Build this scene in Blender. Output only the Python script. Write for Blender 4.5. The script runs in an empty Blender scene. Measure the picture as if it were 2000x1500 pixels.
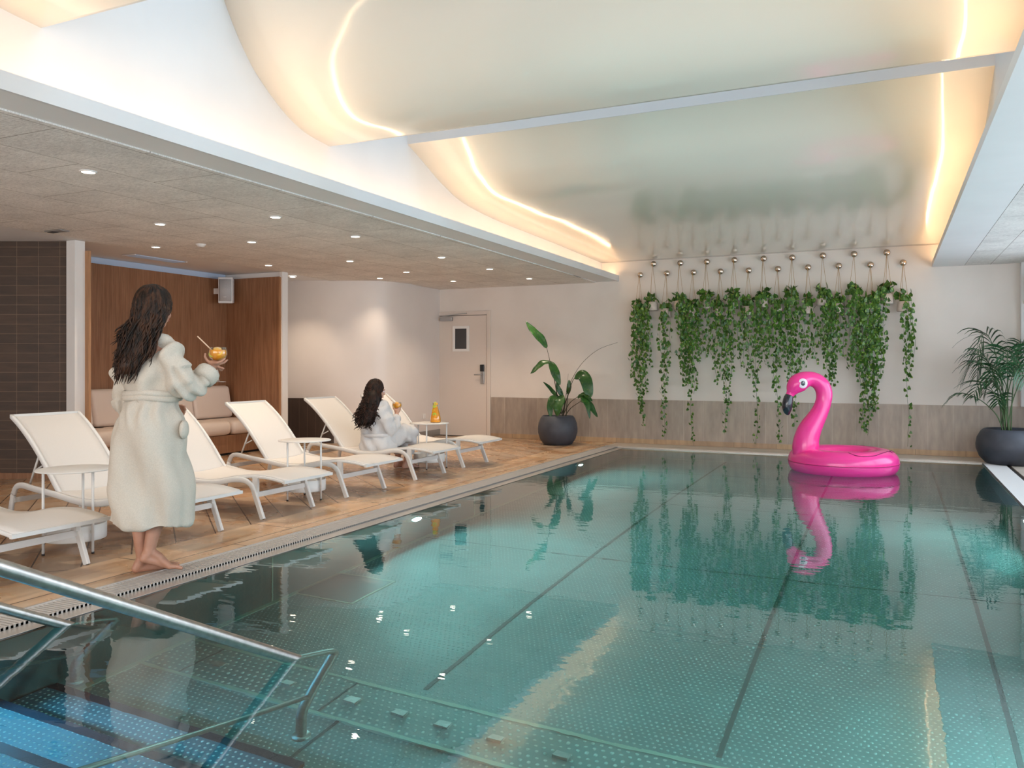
import bpy, bmesh, math, random
import numpy as np
from mathutils import Vector, Matrix
from mathutils import noise as mnoise
random.seed(7)
R = math.radians
PI = math.pi
C = bpy.context.scene.collection
SC = bpy.context.scene

# ------------------------------------------------------------------ camera
YAW = math.atan(740 / 1594)
cd = bpy.data.cameras.new('camera')
cd.sensor_width = 36.0
cd.lens = 1594 / 2000 * 36.0
cd.shift_y = -35 / 2000
cd.clip_start = 0.05
cam = bpy.data.objects.new('camera', cd)
cam.location = (0, 0, 1.2)
cam.rotation_euler = (R(90), 0, YAW)
C.objects.link(cam)
SC.camera = cam

# ------------------------------------------------------------------ world, view, large lights
w = bpy.data.worlds.new('daylight')
SC.world = w
w.use_nodes = True
w.node_tree.nodes['Background'].inputs[0].default_value = (0.62, 0.78, 1.0, 1)
w.node_tree.nodes['Background'].inputs[1].default_value = 0.8
SC.view_settings.view_transform = 'Standard'
SC.view_settings.look = 'None'
SC.view_settings.gamma = 1
SC.view_settings.exposure = 0.40
SC.cycles.use_denoising = True
SC.cycles.max_bounces = 10
SC.cycles.diffuse_bounces = 5
SC.cycles.glossy_bounces = 5
SC.cycles.transmission_bounces = 8
SC.cycles.transparent_max_bounces = 8
SC.cycles.sample_clamp_indirect = 4.0
SC.cycles.blur_glossy = 0.5
SC.cycles.caustics_reflective = False
SC.cycles.caustics_refractive = True


def area(name, loc, rot, sx, sy, power, col, spread=180, shape='RECTANGLE'):
    l = bpy.data.lights.new(name, 'AREA')
    l.shape = shape
    l.size = sx
    l.size_y = sy
    l.energy = power
    l.color = col
    l.spread = R(spread)
    o = bpy.data.objects.new(name, l)
    o.location = loc
    o.rotation_euler = rot
    C.objects.link(o)
    return o


COOL = (0.80, 0.91, 1.0)
WARM = (1.0, 0.66, 0.38)
# daylight outside the window band of the right wall, and of the rear wall
area('window_daylight', (2.6, 5.0, 1.35), (0, R(90), 0), 2.1, 13.0, 230, COOL)
area('window_daylight', (-2.4, -3.2, 1.5), (R(90), 0, 0), 8.5, 2.0, 260, (1.0, 0.95, 0.89))
# daylight above the two roof lights
area('skylight_daylight', (-1.75, 3.6, 4.35), (0, 0, 0), 4.4, 1.0, 22, (0.78, 0.92, 1.0))
area('skylight_daylight', (-1.75, 6.0, 4.35), (0, 0, 0), 4.4, 0.9, 12, (0.78, 0.92, 1.0))


# ------------------------------------------------------------------ materials
def mat(name, col=(0.8, 0.8, 0.8), rough=0.5, metal=0.0, spec=0.5, coat=0.0, coat_rough=0.05, sss=0.0, trans=0.0, sheen=0.0):
    m = bpy.data.materials.new(name)
    m.use_nodes = True
    b = m.node_tree.nodes['Principled BSDF']
    b.inputs['Base Color'].default_value = (*col, 1)
    b.inputs['Roughness'].default_value = rough
    b.inputs['Metallic'].default_value = metal
    b.inputs['Specular IOR Level'].default_value = spec
    b.inputs['Coat Weight'].default_value = coat
    b.inputs['Coat Roughness'].default_value = coat_rough
    b.inputs['Subsurface Weight'].default_value = sss
    b.inputs['Transmission Weight'].default_value = trans
    b.inputs['Sheen Weight'].default_value = sheen
    return m


class NT:
    def __init__(s, m):
        s.m = m
        s.t = m.node_tree
        s.b = m.node_tree.nodes.get('Principled BSDF')

    def n(s, typ, **kw):
        nd = s.t.nodes.new(typ)
        for k, v in kw.items():
            if k in ('operation', 'blend_type', 'data_type', 'noise_dimensions', 'feature', 'wave_type', 'bands_direction', 'offset', 'squash', 'interpolation', 'distance', 'offset_frequency'):
                setattr(nd, k, v)
            else:
                nd.inputs[k].default_value = v
        return nd

    def l(s, a, b):
        s.t.links.new(a, b)

    def coord(s, scale=(1, 1, 1), rot=(0, 0, 0), loc=(0, 0, 0)):
        g = s.n('ShaderNodeNewGeometry')
        mp = s.n('ShaderNodeMapping')
        mp.inputs['Scale'].default_value = scale
        mp.inputs['Rotation'].default_value = rot
        mp.inputs['Location'].default_value = loc
        s.l(g.outputs['Position'], mp.inputs['Vector'])
        return mp.outputs['Vector']

    def ocoord(s, scale=(1, 1, 1)):
        g = s.n('ShaderNodeTexCoord')
        mp = s.n('ShaderNodeMapping')
        mp.inputs['Scale'].default_value = scale
        s.l(g.outputs['Object'], mp.inputs['Vector'])
        return mp.outputs['Vector']

    def ramp(s, fac, stops):
        r = s.t.nodes.new('ShaderNodeValToRGB')
        els = r.color_ramp.elements
        while len(els) < len(stops):
            els.new(0.5)
        for e, (p, c) in zip(els, stops):
            e.position = p
            e.color = (*c, 1)
        s.l(fac, r.inputs['Fac'])
        return r.outputs['Color']

    def mix(s, fac, a, b, typ='MIX'):
        x = s.t.nodes.new('ShaderNodeMix')
        x.data_type = 'RGBA'
        x.blend_type = typ
        for i, v in ((0, fac), (6, a), (7, b)):
            if hasattr(v, 'is_output'):
                s.l(v, x.inputs[i])
            elif i == 0:
                x.inputs[0].default_value = v
            else:
                x.inputs[i].default_value = (*v, 1)
        return x.outputs[2]

    def bump(s, h, strength=0.3, dist=0.01):
        b = s.t.nodes.new('ShaderNodeBump')
        b.inputs['Strength'].default_value = strength
        b.inputs['Distance'].default_value = dist
        s.l(h, b.inputs['Height'])
        s.l(b.outputs['Normal'], s.b.inputs['Normal'])
        return b

    def math(s, op, a, b=None, c=None):
        x = s.t.nodes.new('ShaderNodeMath')
        x.operation = op
        for i, v in enumerate((a, b, c)):
            if v is None:
                continue
            if hasattr(v, 'is_output'):
                s.l(v, x.inputs[i])
            else:
                x.inputs[i].default_value = v
        return x.outputs[0]


def noisy(m, c1, c2, scale, detail=4, bump=0.0, dist=0.005, stretch=(1, 1, 1), world=True):
    t = NT(m)
    v = t.coord(stretch) if world else t.ocoord(stretch)
    nz = t.n('ShaderNodeTexNoise', Scale=scale, Detail=detail)
    t.l(v, nz.inputs['Vector'])
    t.l(t.ramp(nz.outputs['Fac'], [(0.35, c1), (0.65, c2)]), t.b.inputs['Base Color'])
    if bump:
        t.bump(nz.outputs['Fac'], bump, dist)
    return m


M = {}
M['plaster'] = noisy(mat('white_plaster', rough=0.75), (0.80, 0.77, 0.74), (0.83, 0.80, 0.77), 3)
M['wallpaint'] = noisy(mat('wall_paint', rough=0.7), (0.74, 0.67, 0.61), (0.78, 0.71, 0.65), 2)
M['satin'] = noisy(mat('satin_white_wall', rough=0.42, coat=0.25, coat_rough=0.3), (0.74, 0.68, 0.64), (0.77, 0.71, 0.67), 2)
M['coveplaster'] = noisy(mat('cove_plaster', rough=0.5), (0.66, 0.66, 0.66), (0.69, 0.69, 0.69), 2)
M['softpaint'] = noisy(mat('grey_white_paint', rough=0.55), (0.76, 0.75, 0.74), (0.79, 0.78, 0.77), 2)
M['stretch'] = noisy(mat('glossy_stretch_ceiling', rough=0.3, spec=0.5, coat=0.9, coat_rough=0.10), (0.93, 0.86, 0.75), (0.94, 0.87, 0.76), 1)  # cream tint in the base colour stands in for warm LED light


def acoustic():
    m = mat('wood_wool_acoustic_panel', rough=0.95, spec=0.1)
    t = NT(m)
    v = t.coord()
    br = t.n('ShaderNodeTexBrick', Scale=1.0)
    br.offset = 0.5
    br.inputs['Color1'].default_value = (0.88, 0.85, 0.81, 1)
    br.inputs['Color2'].default_value = (0.84, 0.81, 0.77, 1)
    br.inputs['Mortar'].default_value = (0.42, 0.37, 0.33, 1)
    br.inputs['Mortar Size'].default_value = 0.004
    br.inputs['Mortar Smooth'].default_value = 0.2
    br.inputs['Brick Width'].default_value = 1.2
    br.inputs['Row Height'].default_value = 0.6
    mp = t.coord(rot=(0, 0, R(90)), loc=(0.05, 0.02, 0))
    t.l(mp, br.inputs['Vector'])
    n1 = t.n('ShaderNodeTexNoise', Scale=60, Detail=6, Roughness=0.8)
    v2 = t.coord(scale=(0.5, 2.2, 1))
    t.l(v2, n1.inputs['Vector'])
    c = t.ramp(n1.outputs['Fac'], [(0.36, (0.66, 0.65, 0.64)), (0.56, (1.05, 1.05, 1.05))])
    n2 = t.n('ShaderNodeTexNoise', Scale=3, Detail=3)
    t.l(v, n2.inputs['Vector'])
    c2 = t.ramp(n2.outputs['Fac'], [(0.3, (0.88, 0.88, 0.88)), (0.7, (1.05, 1.05, 1.05))])
    t.l(t.mix(1.0, t.mix(1.0, br.outputs['Color'], c, 'MULTIPLY'), c2, 'MULTIPLY'), t.b.inputs['Base Color'])
    t.bump(n1.outputs['Fac'], 0.6, 0.01)
    return m


M['acoustic'] = acoustic()


def deck_mat(name, rot, bw, rh, loc=(0, 0, 0), ca_=(0.45, 0.325, 0.225), cb_=(0.34, 0.255, 0.185)):
    m = mat(name, rough=0.3, spec=0.45)
    t = NT(m)
    br = t.n('ShaderNodeTexBrick', Scale=1.0)
    br.offset = 0.5
    br.inputs['Color1'].default_value = (*ca_, 1)
    br.inputs['Color2'].default_value = (*cb_, 1)
    br.inputs['Mortar'].default_value = (0.08, 0.055, 0.04, 1)
    br.inputs['Mortar Size'].default_value = 0.005
    br.inputs['Brick Width'].default_value = bw
    br.inputs['Row Height'].default_value = rh
    v = t.coord(rot=(0, 0, rot), loc=loc)
    t.l(v, br.inputs['Vector'])
    sv = t.n('ShaderNodeMapping')
    sv.inputs['Scale'].default_value = (1.2, 7.0, 1)
    t.l(v, sv.inputs['Vector'])
    n1 = t.n('ShaderNodeTexNoise', Scale=0.9, Detail=4, Roughness=0.5, Distortion=0.5)
    t.l(sv.outputs['Vector'], n1.inputs['Vector'])
    c1 = t.ramp(n1.outputs['Fac'], [(0.28, (0.70, 0.56, 0.44)), (0.5, (1.0, 0.97, 0.93)), (0.75, (1.22, 1.18, 1.14))])
    n2 = t.n('ShaderNodeTexNoise', Scale=2.2, Detail=4, Distortion=1.2)
    t.l(t.coord(), n2.inputs['Vector'])
    c2 = t.ramp(n2.outputs['Fac'], [(0.38, (1.08, 0.92, 0.76)), (0.6, (0.98, 1.0, 1.04))])
    t.l(t.mix(1.0, t.mix(1.0, br.outputs['Color'], c1, 'MULTIPLY'), c2, 'MULTIPLY'), t.b.inputs['Base Color'])
    rr = t.ramp(n2.outputs['Fac'], [(0.35, (0.18, 0.18, 0.18)), (0.65, (0.42, 0.42, 0.42))])
    t.l(rr, t.b.inputs['Roughness'])
    t.bump(n1.outputs['Fac'], 0.15, 0.003)
    return m


M['deck'] = deck_mat('wood_look_stone_tiles', R(41), 1.2, 0.27, (0.05, 0.09, 0))
M['border'] = deck_mat('wood_look_border_tiles', R(90), 1.2, 0.49, (0, 0.1, 0), (0.60, 0.43, 0.28), (0.52, 0.38, 0.26))
M['pale_deck'] = noisy(mat('pale_stone_tiles', rough=0.35), (0.60, 0.52, 0.44), (0.68, 0.60, 0.52), 4)


def wood(name, c1, c2, scale=1.0):
    m = mat(name, rough=0.42, spec=0.4)
    t = NT(m)
    v = t.coord(scale=(14, 14, 0.9))
    n1 = t.n('ShaderNodeTexNoise', Scale=2.0 * scale, Detail=6, Roughness=0.65, Distortion=0.4)
    t.l(v, n1.inputs['Vector'])
    v2 = t.coord(scale=(60, 60, 1.2))
    n2 = t.n('ShaderNodeTexNoise', Scale=2.0, Detail=3)
    t.l(v2, n2.inputs['Vector'])
    a = t.ramp(n1.outputs['Fac'], [(0.35, c1), (0.68, c2)])
    b = t.ramp(n2.outputs['Fac'], [(0.4, (0.85, 0.85, 0.85)), (0.6, (1.05, 1.05, 1.05))])
    t.l(t.mix(1.0, a, b, 'MULTIPLY'), t.b.inputs['Base Color'])
    t.bump(n1.outputs['Fac'], 0.08, 0.002)
    return m


M['wood'] = wood('oiled_timber_veneer', (0.25, 0.115, 0.055), (0.36, 0.18, 0.095))
M['woodtrim'] = wood('timber_trim', (0.38, 0.19, 0.09), (0.5, 0.27, 0.14))


def tilem(name, c1, c2, mortar, bw, rh, rough, rotz=0.0, ms=0.004, vertical=True, mort_stretch=0.0, offset=0.5, loc=(0, 0, 0)):
    m = mat(name, rough=rough, spec=0.5)
    t = NT(m)
    g = t.n('ShaderNodeNewGeometry')
    r1 = t.n('ShaderNodeMapping')
    r1.inputs['Rotation'].default_value = (0, 0, rotz)
    t.l(g.outputs['Position'], r1.inputs['Vector'])
    sp = t.n('ShaderNodeSeparateXYZ')
    t.l(r1.outputs['Vector'], sp.inputs[0])
    cb = t.n('ShaderNodeCombineXYZ')
    t.l(sp.outputs['X'], cb.inputs['X'])
    t.l(sp.outputs['Z'], cb.inputs['Y'])
    mp = t.n('ShaderNodeMapping')
    mp.inputs['Location'].default_value = loc
    t.l(cb.outputs[0], mp.inputs['Vector'])
    br = t.n('ShaderNodeTexBrick', Scale=1.0)
    br.offset = offset
    br.inputs['Color1'].default_value = (*c1, 1)
    br.inputs['Color2'].default_value = (*c2, 1)
    br.inputs['Mortar'].default_value = (*mortar, 1)
    br.inputs['Mortar Size'].default_value = ms
    br.inputs['Brick Width'].default_value = bw
    br.inputs['Row Height'].default_value = rh
    t.l(mp.outputs[0], br.inputs['Vector'])
    nz = t.n('ShaderNodeTexNoise', Scale=5, Detail=5)
    st = t.n('ShaderNodeMapping')
    st.inputs['Scale'].default_value = (1, 1, 6) if not vertical else (3, 3, 0.7)
    t.l(r1.outputs['Vector'], st.inputs['Vector'])
    t.l(st.outputs[0], nz.inputs['Vector'])
    c = t.ramp(nz.outputs['Fac'], [(0.3, (0.82, 0.82, 0.82)), (0.7, (1.12, 1.12, 1.12))])
    t.l(t.mix(1.0, br.outputs['Color'], c, 'MULTIPLY'), t.b.inputs['Base Color'])
    bp = t.bump(br.outputs['Fac'], 0.5, 0.002)
    bp.invert = True
    return m


M['darktile'] = tilem('dark_brown_glazed_tile', (0.085, 0.048, 0.028), (0.062, 0.036, 0.022), (0.20, 0.13, 0.08), 0.23, 0.103, 0.5, rotz=-YAW, vertical=False, ms=0.0024, offset=0.0)
M['darkwains'] = tilem('dark_wainscot_tile', (0.055, 0.035, 0.027), (0.05, 0.03, 0.023), (0.12, 0.08, 0.06), 0.135, 2.0, 0.4, rotz=R(-15), ms=0.003)
M['wains'] = tilem('beige_stone_wainscot', (0.40, 0.325, 0.265), (0.365, 0.30, 0.25), (0.52, 0.45, 0.38), 0.3, 2.0, 0.4, ms=0.0022)
M['skirt'] = tilem('wood_look_skirting_tile', (0.50, 0.34, 0.20), (0.40, 0.27, 0.17), (0.25, 0.18, 0.12), 0.6, 2.0, 0.4, ms=0.003)


def steel(name, col, rough, dots=None, dotcol=None, metal=0.75, dot_r=0.3):
    m = mat(name, col, rough, metal)
    t = NT(m)
    nz = t.n('ShaderNodeTexNoise', Scale=2.5, Detail=3)
    t.l(t.coord(), nz.inputs['Vector'])
    base = t.ramp(nz.outputs['Fac'], [(0.3, tuple(c * 0.88 for c in col)), (0.7, tuple(min(1, c * 1.1) for c in col))])
    if dots:
        v = t.coord(scale=(1 / dots, 1 / dots, 1 / dots))
        sp = t.n('ShaderNodeSeparateXYZ')
        t.l(v, sp.inputs[0])
        row = t.math('FLOOR', sp.outputs['Y'])
        sh = t.math('MULTIPLY', t.math('MODULO', row, 2.0), 0.5)
        fx = t.math('SUBTRACT', t.math('FRACT', t.math('ADD', sp.outputs['X'], sh)), 0.5)
        fy = t.math('SUBTRACT', t.math('FRACT', sp.outputs['Y']), 0.5)
        d = t.math('SQRT', t.math('ADD', t.math('MULTIPLY', fx, fx), t.math('MULTIPLY', fy, fy)))
        h = t.math('MAXIMUM', t.math('SUBTRACT', dot_r, d), 0.0)
        mask = t.math('MINIMUM', t.math('MULTIPLY', h, 12.0), 1.0)
        base = t.mix(mask, base, dotcol or tuple(min(1, c * 1.6) for c in col))
        t.bump(h, 0.9, dots * 0.6)
    t.l(base, t.b.inputs['Base Color'])
    return m


M['poolfloor'] = steel('dimpled_pool_steel', (0.27, 0.35, 0.34), 0.34, dots=0.030, dotcol=(0.44, 0.54, 0.52), metal=0.5, dot_r=0.24)
M['poolwall'] = steel('pool_wall_steel', (0.20, 0.25, 0.25), 0.3, metal=0.6)
M['poolchannel'] = steel('dimpled_channel_steel', (0.28, 0.36, 0.34), 0.34, dots=0.040, dotcol=(0.58, 0.66, 0.60), metal=0.45, dot_r=0.24)
M['tread'] = steel('dimpled_tread_steel', (0.16, 0.27, 0.34), 0.3, dots=0.030, dotcol=(0.85, 0.95, 1.0), metal=0.45, dot_r=0.23)
M['nosing'] = mat('black_nosing', (0.012, 0.02, 0.035), 0.4)
M['seam'] = mat('dark_weld_seam', (0.05, 0.08, 0.08), 0.5)
M['seamlight'] = mat('bright_weld_seam', (0.45, 0.52, 0.42), 0.4, 0.3)
M['coping'] = noisy(mat('brushed_coping_steel', rough=0.3, metal=0.6), (0.62, 0.58, 0.53), (0.72, 0.67, 0.62), 8, stretch=(1, 0.2, 1))
M['railsteel'] = noisy(mat('brushed_rail_steel', rough=0.33, metal=1.0), (0.42, 0.40, 0.38), (0.52, 0.50, 0.47), 40)
M['chrome'] = mat('polished_metal', (0.60, 0.50, 0.41), 0.06, 1.0)
M['greymetal'] = mat('satin_grey_metal', (0.42, 0.41, 0.40), 0.35, 0.8)
M['grate'] = mat('white_plastic_grating', (0.80, 0.80, 0.80), 0.5)
M['gratebrown'] = mat('grey_beige_grating', (0.50, 0.46, 0.42), 0.5)
M['channel'] = mat('gutter_channel', (0.16, 0.11, 0.085), 0.6)
M['white_metal'] = noisy(mat('white_powder_coat', rough=0.4), (0.67, 0.66, 0.64), (0.70, 0.69, 0.67), 5, world=False)
M['black'] = mat('black_plastic', (0.012, 0.012, 0.014), 0.35)
M['whitepl'] = mat('white_plastic', (0.78, 0.77, 0.76), 0.45)
M['mesh_grey'] = noisy(mat('perforated_speaker_grille', rough=0.6), (0.42, 0.42, 0.43), (0.55, 0.55, 0.56), 300, world=False)
M['doorpaint'] = noisy(mat('door_paint', rough=0.5), (0.70, 0.61, 0.54), (0.73, 0.64, 0.57), 1)
M['darkglass'] = mat('dark_door_glass', (0.045, 0.04, 0.038), 0.08, spec=0.6)
M['leather'] = noisy(mat('cream_leatherette', rough=0.45), (0.72, 0.60, 0.52), (0.75, 0.63, 0.55), 2)
M['coolstrip'] = mat('light_blue_strip', (0.55, 0.66, 0.84), 0.5)  # even pale blue for the niche strip and the vent slats
M['gap'] = mat('shadow_gap', (0.02, 0.015, 0.012), 0.9)
M['ceramic'] = noisy(mat('charcoal_planter', rough=0.55), (0.045, 0.05, 0.065), (0.06, 0.066, 0.085), 8, bump=0.1)
M['soil'] = noisy(mat('potting_soil', rough=0.95), (0.03, 0.02, 0.012), (0.07, 0.045, 0.03), 40)
M['claypot'] = noisy(mat('pale_clay_pot', rough=0.8), (0.52, 0.43, 0.37), (0.62, 0.53, 0.46), 20, world=False)
M['cord'] = mat('tan_leather_cord', (0.42, 0.25, 0.09), 0.6)


def emit(name, col, s):
    m = bpy.data.materials.new(name)
    m.use_nodes = True
    t = m.node_tree
    t.nodes.remove(t.nodes['Principled BSDF'])
    e = t.nodes.new('ShaderNodeEmission')
    e.inputs[0].default_value = (*col, 1)
    e.inputs[1].default_value = s
    t.links.new(e.outputs[0], t.nodes['Material Output'].inputs[0])
    return m


M['led'] = emit('warm_led_strip', WARM, 20)
M['lens'] = emit('lit_downlight_lens', (1.0, 0.86, 0.68), 12)
M['poollens'] = emit('lit_pool_lamp', (0.75, 0.95, 1.0), 14)


def fabric(name, col, rough=0.9, scale=500, bump=0.15):
    m = mat(name, col, rough, spec=0.2)
    t = NT(m)
    nz = t.n('ShaderNodeTexNoise', Scale=scale, Detail=2)
    t.l(t.ocoord(), nz.inputs['Vector'])
    t.l(t.ramp(nz.outputs['Fac'], [(0.3, tuple(c * 0.93 for c in col)), (0.7, tuple(min(1, c * 1.04) for c in col))]), t.b.inputs['Base Color'])
    t.bump(nz.outputs['Fac'], bump, 0.003)
    return m


M['sling'] = fabric('white_sling_mesh', (0.68, 0.645, 0.61), 0.7, 700, 0.1)
M['robe'] = fabric('white_terry_towelling', (0.56, 0.505, 0.43), 0.95, 160, 0.5)
M['robe2'] = fabric('bright_white_towelling', (0.60, 0.59, 0.59), 0.95, 160, 0.5)


def skinm(name, col):
    m = mat(name, col, 0.5, sss=0.12)
    m.node_tree.nodes['Principled BSDF'].inputs['Subsurface Radius'].default_value = (0.02, 0.008, 0.004)
    t = NT(m)
    nz = t.n('ShaderNodeTexNoise', Scale=14, Detail=3)
    t.l(t.ocoord(), nz.inputs['Vector'])
    t.l(t.ramp(nz.outputs['Fac'], [(0.3, tuple(c * 0.9 for c in col)), (0.7, tuple(min(1, c * 1.07) for c in col))]), t.b.inputs['Base Color'])
    return m


M['skin'] = skinm('warm_skin', (0.43, 0.215, 0.14))
M['skin2'] = skinm('light_skin', (0.58, 0.33, 0.24))


def hairm(name, c1, c2):
    m = mat(name, c1, 0.5, spec=0.22)
    t = NT(m)
    nz = t.n('ShaderNodeTexNoise', Scale=45, Detail=4)
    t.l(t.ocoord((1, 1, 0.2)), nz.inputs['Vector'])
    t.l(t.ramp(nz.outputs['Fac'], [(0.42, c1), (0.72, c2)]), t.b.inputs['Base Color'])
    return m


M['hair'] = hairm('dark_brown_hair', (0.010, 0.006, 0.004), (0.075, 0.032, 0.016))
M['hair2'] = hairm('near_black_hair', (0.007, 0.004, 0.003), (0.045, 0.018, 0.011))
M['pink'] = mat('hot_pink_vinyl', (1.0, 0.045, 0.34), 0.24, spec=0.5, coat=0.4, coat_rough=0.15)
t_ = M['pink'].node_tree.nodes['Principled BSDF']
M['pinkseam'] = mat('dark_pink_seam', (0.42, 0.01, 0.13), 0.4)
M['plum'] = mat('plum_printed_line', (0.20, 0.008, 0.08), 0.5)
M['navy'] = mat('glossy_blue_black_vinyl', (0.012, 0.016, 0.028), 0.22, coat=0.5)
M['eyewhite'] = mat('printed_eye_white', (0.85, 0.78, 0.84), 0.35)


def leafm(name, c1, c2, c3, rough=0.35):
    m = mat(name, c1, rough, spec=0.45)
    t = NT(m)
    nz = t.n('ShaderNodeTexNoise', Scale=9, Detail=3)
    t.l(t.coord(), nz.inputs['Vector'])
    nz2 = t.n('ShaderNodeTexNoise', Scale=38, Detail=1)
    t.l(t.coord(), nz2.inputs['Vector'])
    a = t.ramp(nz.outputs['Fac'], [(0.35, c1), (0.65, c2)])
    b = t.ramp(nz2.outputs['Fac'], [(0.55, (0, 0, 0)), (0.72, (1, 1, 1))])
    t.l(t.mix(b, a, c3), t.b.inputs['Base Color'])
    t.b.inputs['Subsurface Weight'].default_value = 0.0
    return m


M['pothos'] = leafm('pothos_leaf', (0.026, 0.090, 0.014), (0.075, 0.17, 0.025), (0.24, 0.38, 0.05))
M['bigleaf'] = leafm('broad_glossy_leaf', (0.012, 0.06, 0.014), (0.03, 0.11, 0.02), (0.06, 0.13, 0.02), 0.3)
M['palm'] = leafm('palm_leaflet', (0.010, 0.050, 0.018), (0.02, 0.085, 0.028), (0.04, 0.11, 0.03), 0.3)
M['stem'] = mat('dark_stem', (0.05, 0.045, 0.02), 0.6)
M['palmstem'] = mat('green_stem', (0.05, 0.10, 0.03), 0.5)
M['orange_slice'] = mat('orange_slice', (0.95, 0.50, 0.03), 0.4, sss=0.1)
M['lime_slice'] = mat('lime_slice', (0.55, 0.62, 0.06), 0.4)
M['strawm'] = mat('paper_straw', (0.75, 0.52, 0.36), 0.6)


def glassm(name, col=(1, 1, 1), rough=0.0, ior=1.45):
    m = mat(name, col, rough, trans=1.0)
    m.node_tree.nodes['Principled BSDF'].inputs['IOR'].default_value = ior
    return m


def thin_glass(name, tint, refl=0.1):
    m = bpy.data.materials.new(name)
    m.use_nodes = True
    t = m.node_tree
    t.nodes.remove(t.nodes['Principled BSDF'])
    tr = t.nodes.new('ShaderNodeBsdfTransparent')
    tr.inputs[0].default_value = (*tint, 1)
    g = t.nodes.new('ShaderNodeBsdfGlossy')
    g.inputs['Roughness'].default_value = 0.03
    fr = t.nodes.new('ShaderNodeLayerWeight')
    fr.inputs[0].default_value = 0.12
    mx = t.nodes.new('ShaderNodeMixShader')
    t.links.new(fr.outputs['Facing'], mx.inputs[0])
    t.links.new(tr.outputs[0], mx.inputs[1])
    t.links.new(g.outputs[0], mx.inputs[2])
    t.links.new(mx.outputs[0], t.nodes['Material Output'].inputs[0])
    return m


M['glass'] = thin_glass('clear_glass', (0.96, 0.96, 0.95))
M['juice'] = mat('orange_drink', (0.92, 0.36, 0.012), 0.1, coat=0.6, sss=0.25)
M['juice'].node_tree.nodes['Principled BSDF'].inputs['Subsurface Radius'].default_value = (0.03, 0.012, 0.003)


def water():
    m = bpy.data.materials.new('pool_water')
    m.use_nodes = True
    t = m.node_tree
    t.nodes.remove(t.nodes['Principled BSDF'])
    rf = t.nodes.new('ShaderNodeBsdfRefraction')
    rf.inputs['Color'].default_value = (0.40, 0.82, 0.80, 1)
    rf.inputs['IOR'].default_value = 1.333
    rf.inputs['Roughness'].default_value = 0.0
    g = t.nodes.new('ShaderNodeBsdfGlossy')
    g.inputs['Roughness'].default_value = 0.0
    g.inputs['Color'].default_value = (1, 1, 1, 1)
    fr = t.nodes.new('ShaderNodeFresnel')
    fr.inputs['IOR'].default_value = 1.9
    mx = t.nodes.new('ShaderNodeMixShader')
    t.links.new(fr.outputs[0], mx.inputs[0])
    t.links.new(rf.outputs[0], mx.inputs[1])
    t.links.new(g.outputs[0], mx.inputs[2])
    t.links.new(mx.outputs[0], t.nodes['Material Output'].inputs[0])
    ge = t.nodes.new('ShaderNodeNewGeometry')
    mp = t.nodes.new('ShaderNodeMapping')
    mp.inputs['Scale'].default_value = (0.8, 2.0, 1)
    mp.inputs['Rotation'].default_value = (0, 0, -YAW)
    t.links.new(ge.outputs['Position'], mp.inputs['Vector'])
    nz = t.nodes.new('ShaderNodeTexNoise')
    nz.inputs['Scale'].default_value = 3.2
    nz.inputs['Detail'].default_value = 3
    nz.inputs['Roughness'].default_value = 0.5
    t.links.new(mp.outputs[0], nz.inputs['Vector'])
    bp = t.nodes.new('ShaderNodeBump')
    bp.inputs['Strength'].default_value = 0.065
    bp.inputs['Distance'].default_value = 0.02
    t.links.new(nz.outputs['Fac'], bp.inputs['Height'])
    for n in (rf, g, fr):
        t.links.new(bp.outputs[0], n.inputs['Normal'])
    return m


M['water'] = water()


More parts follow.
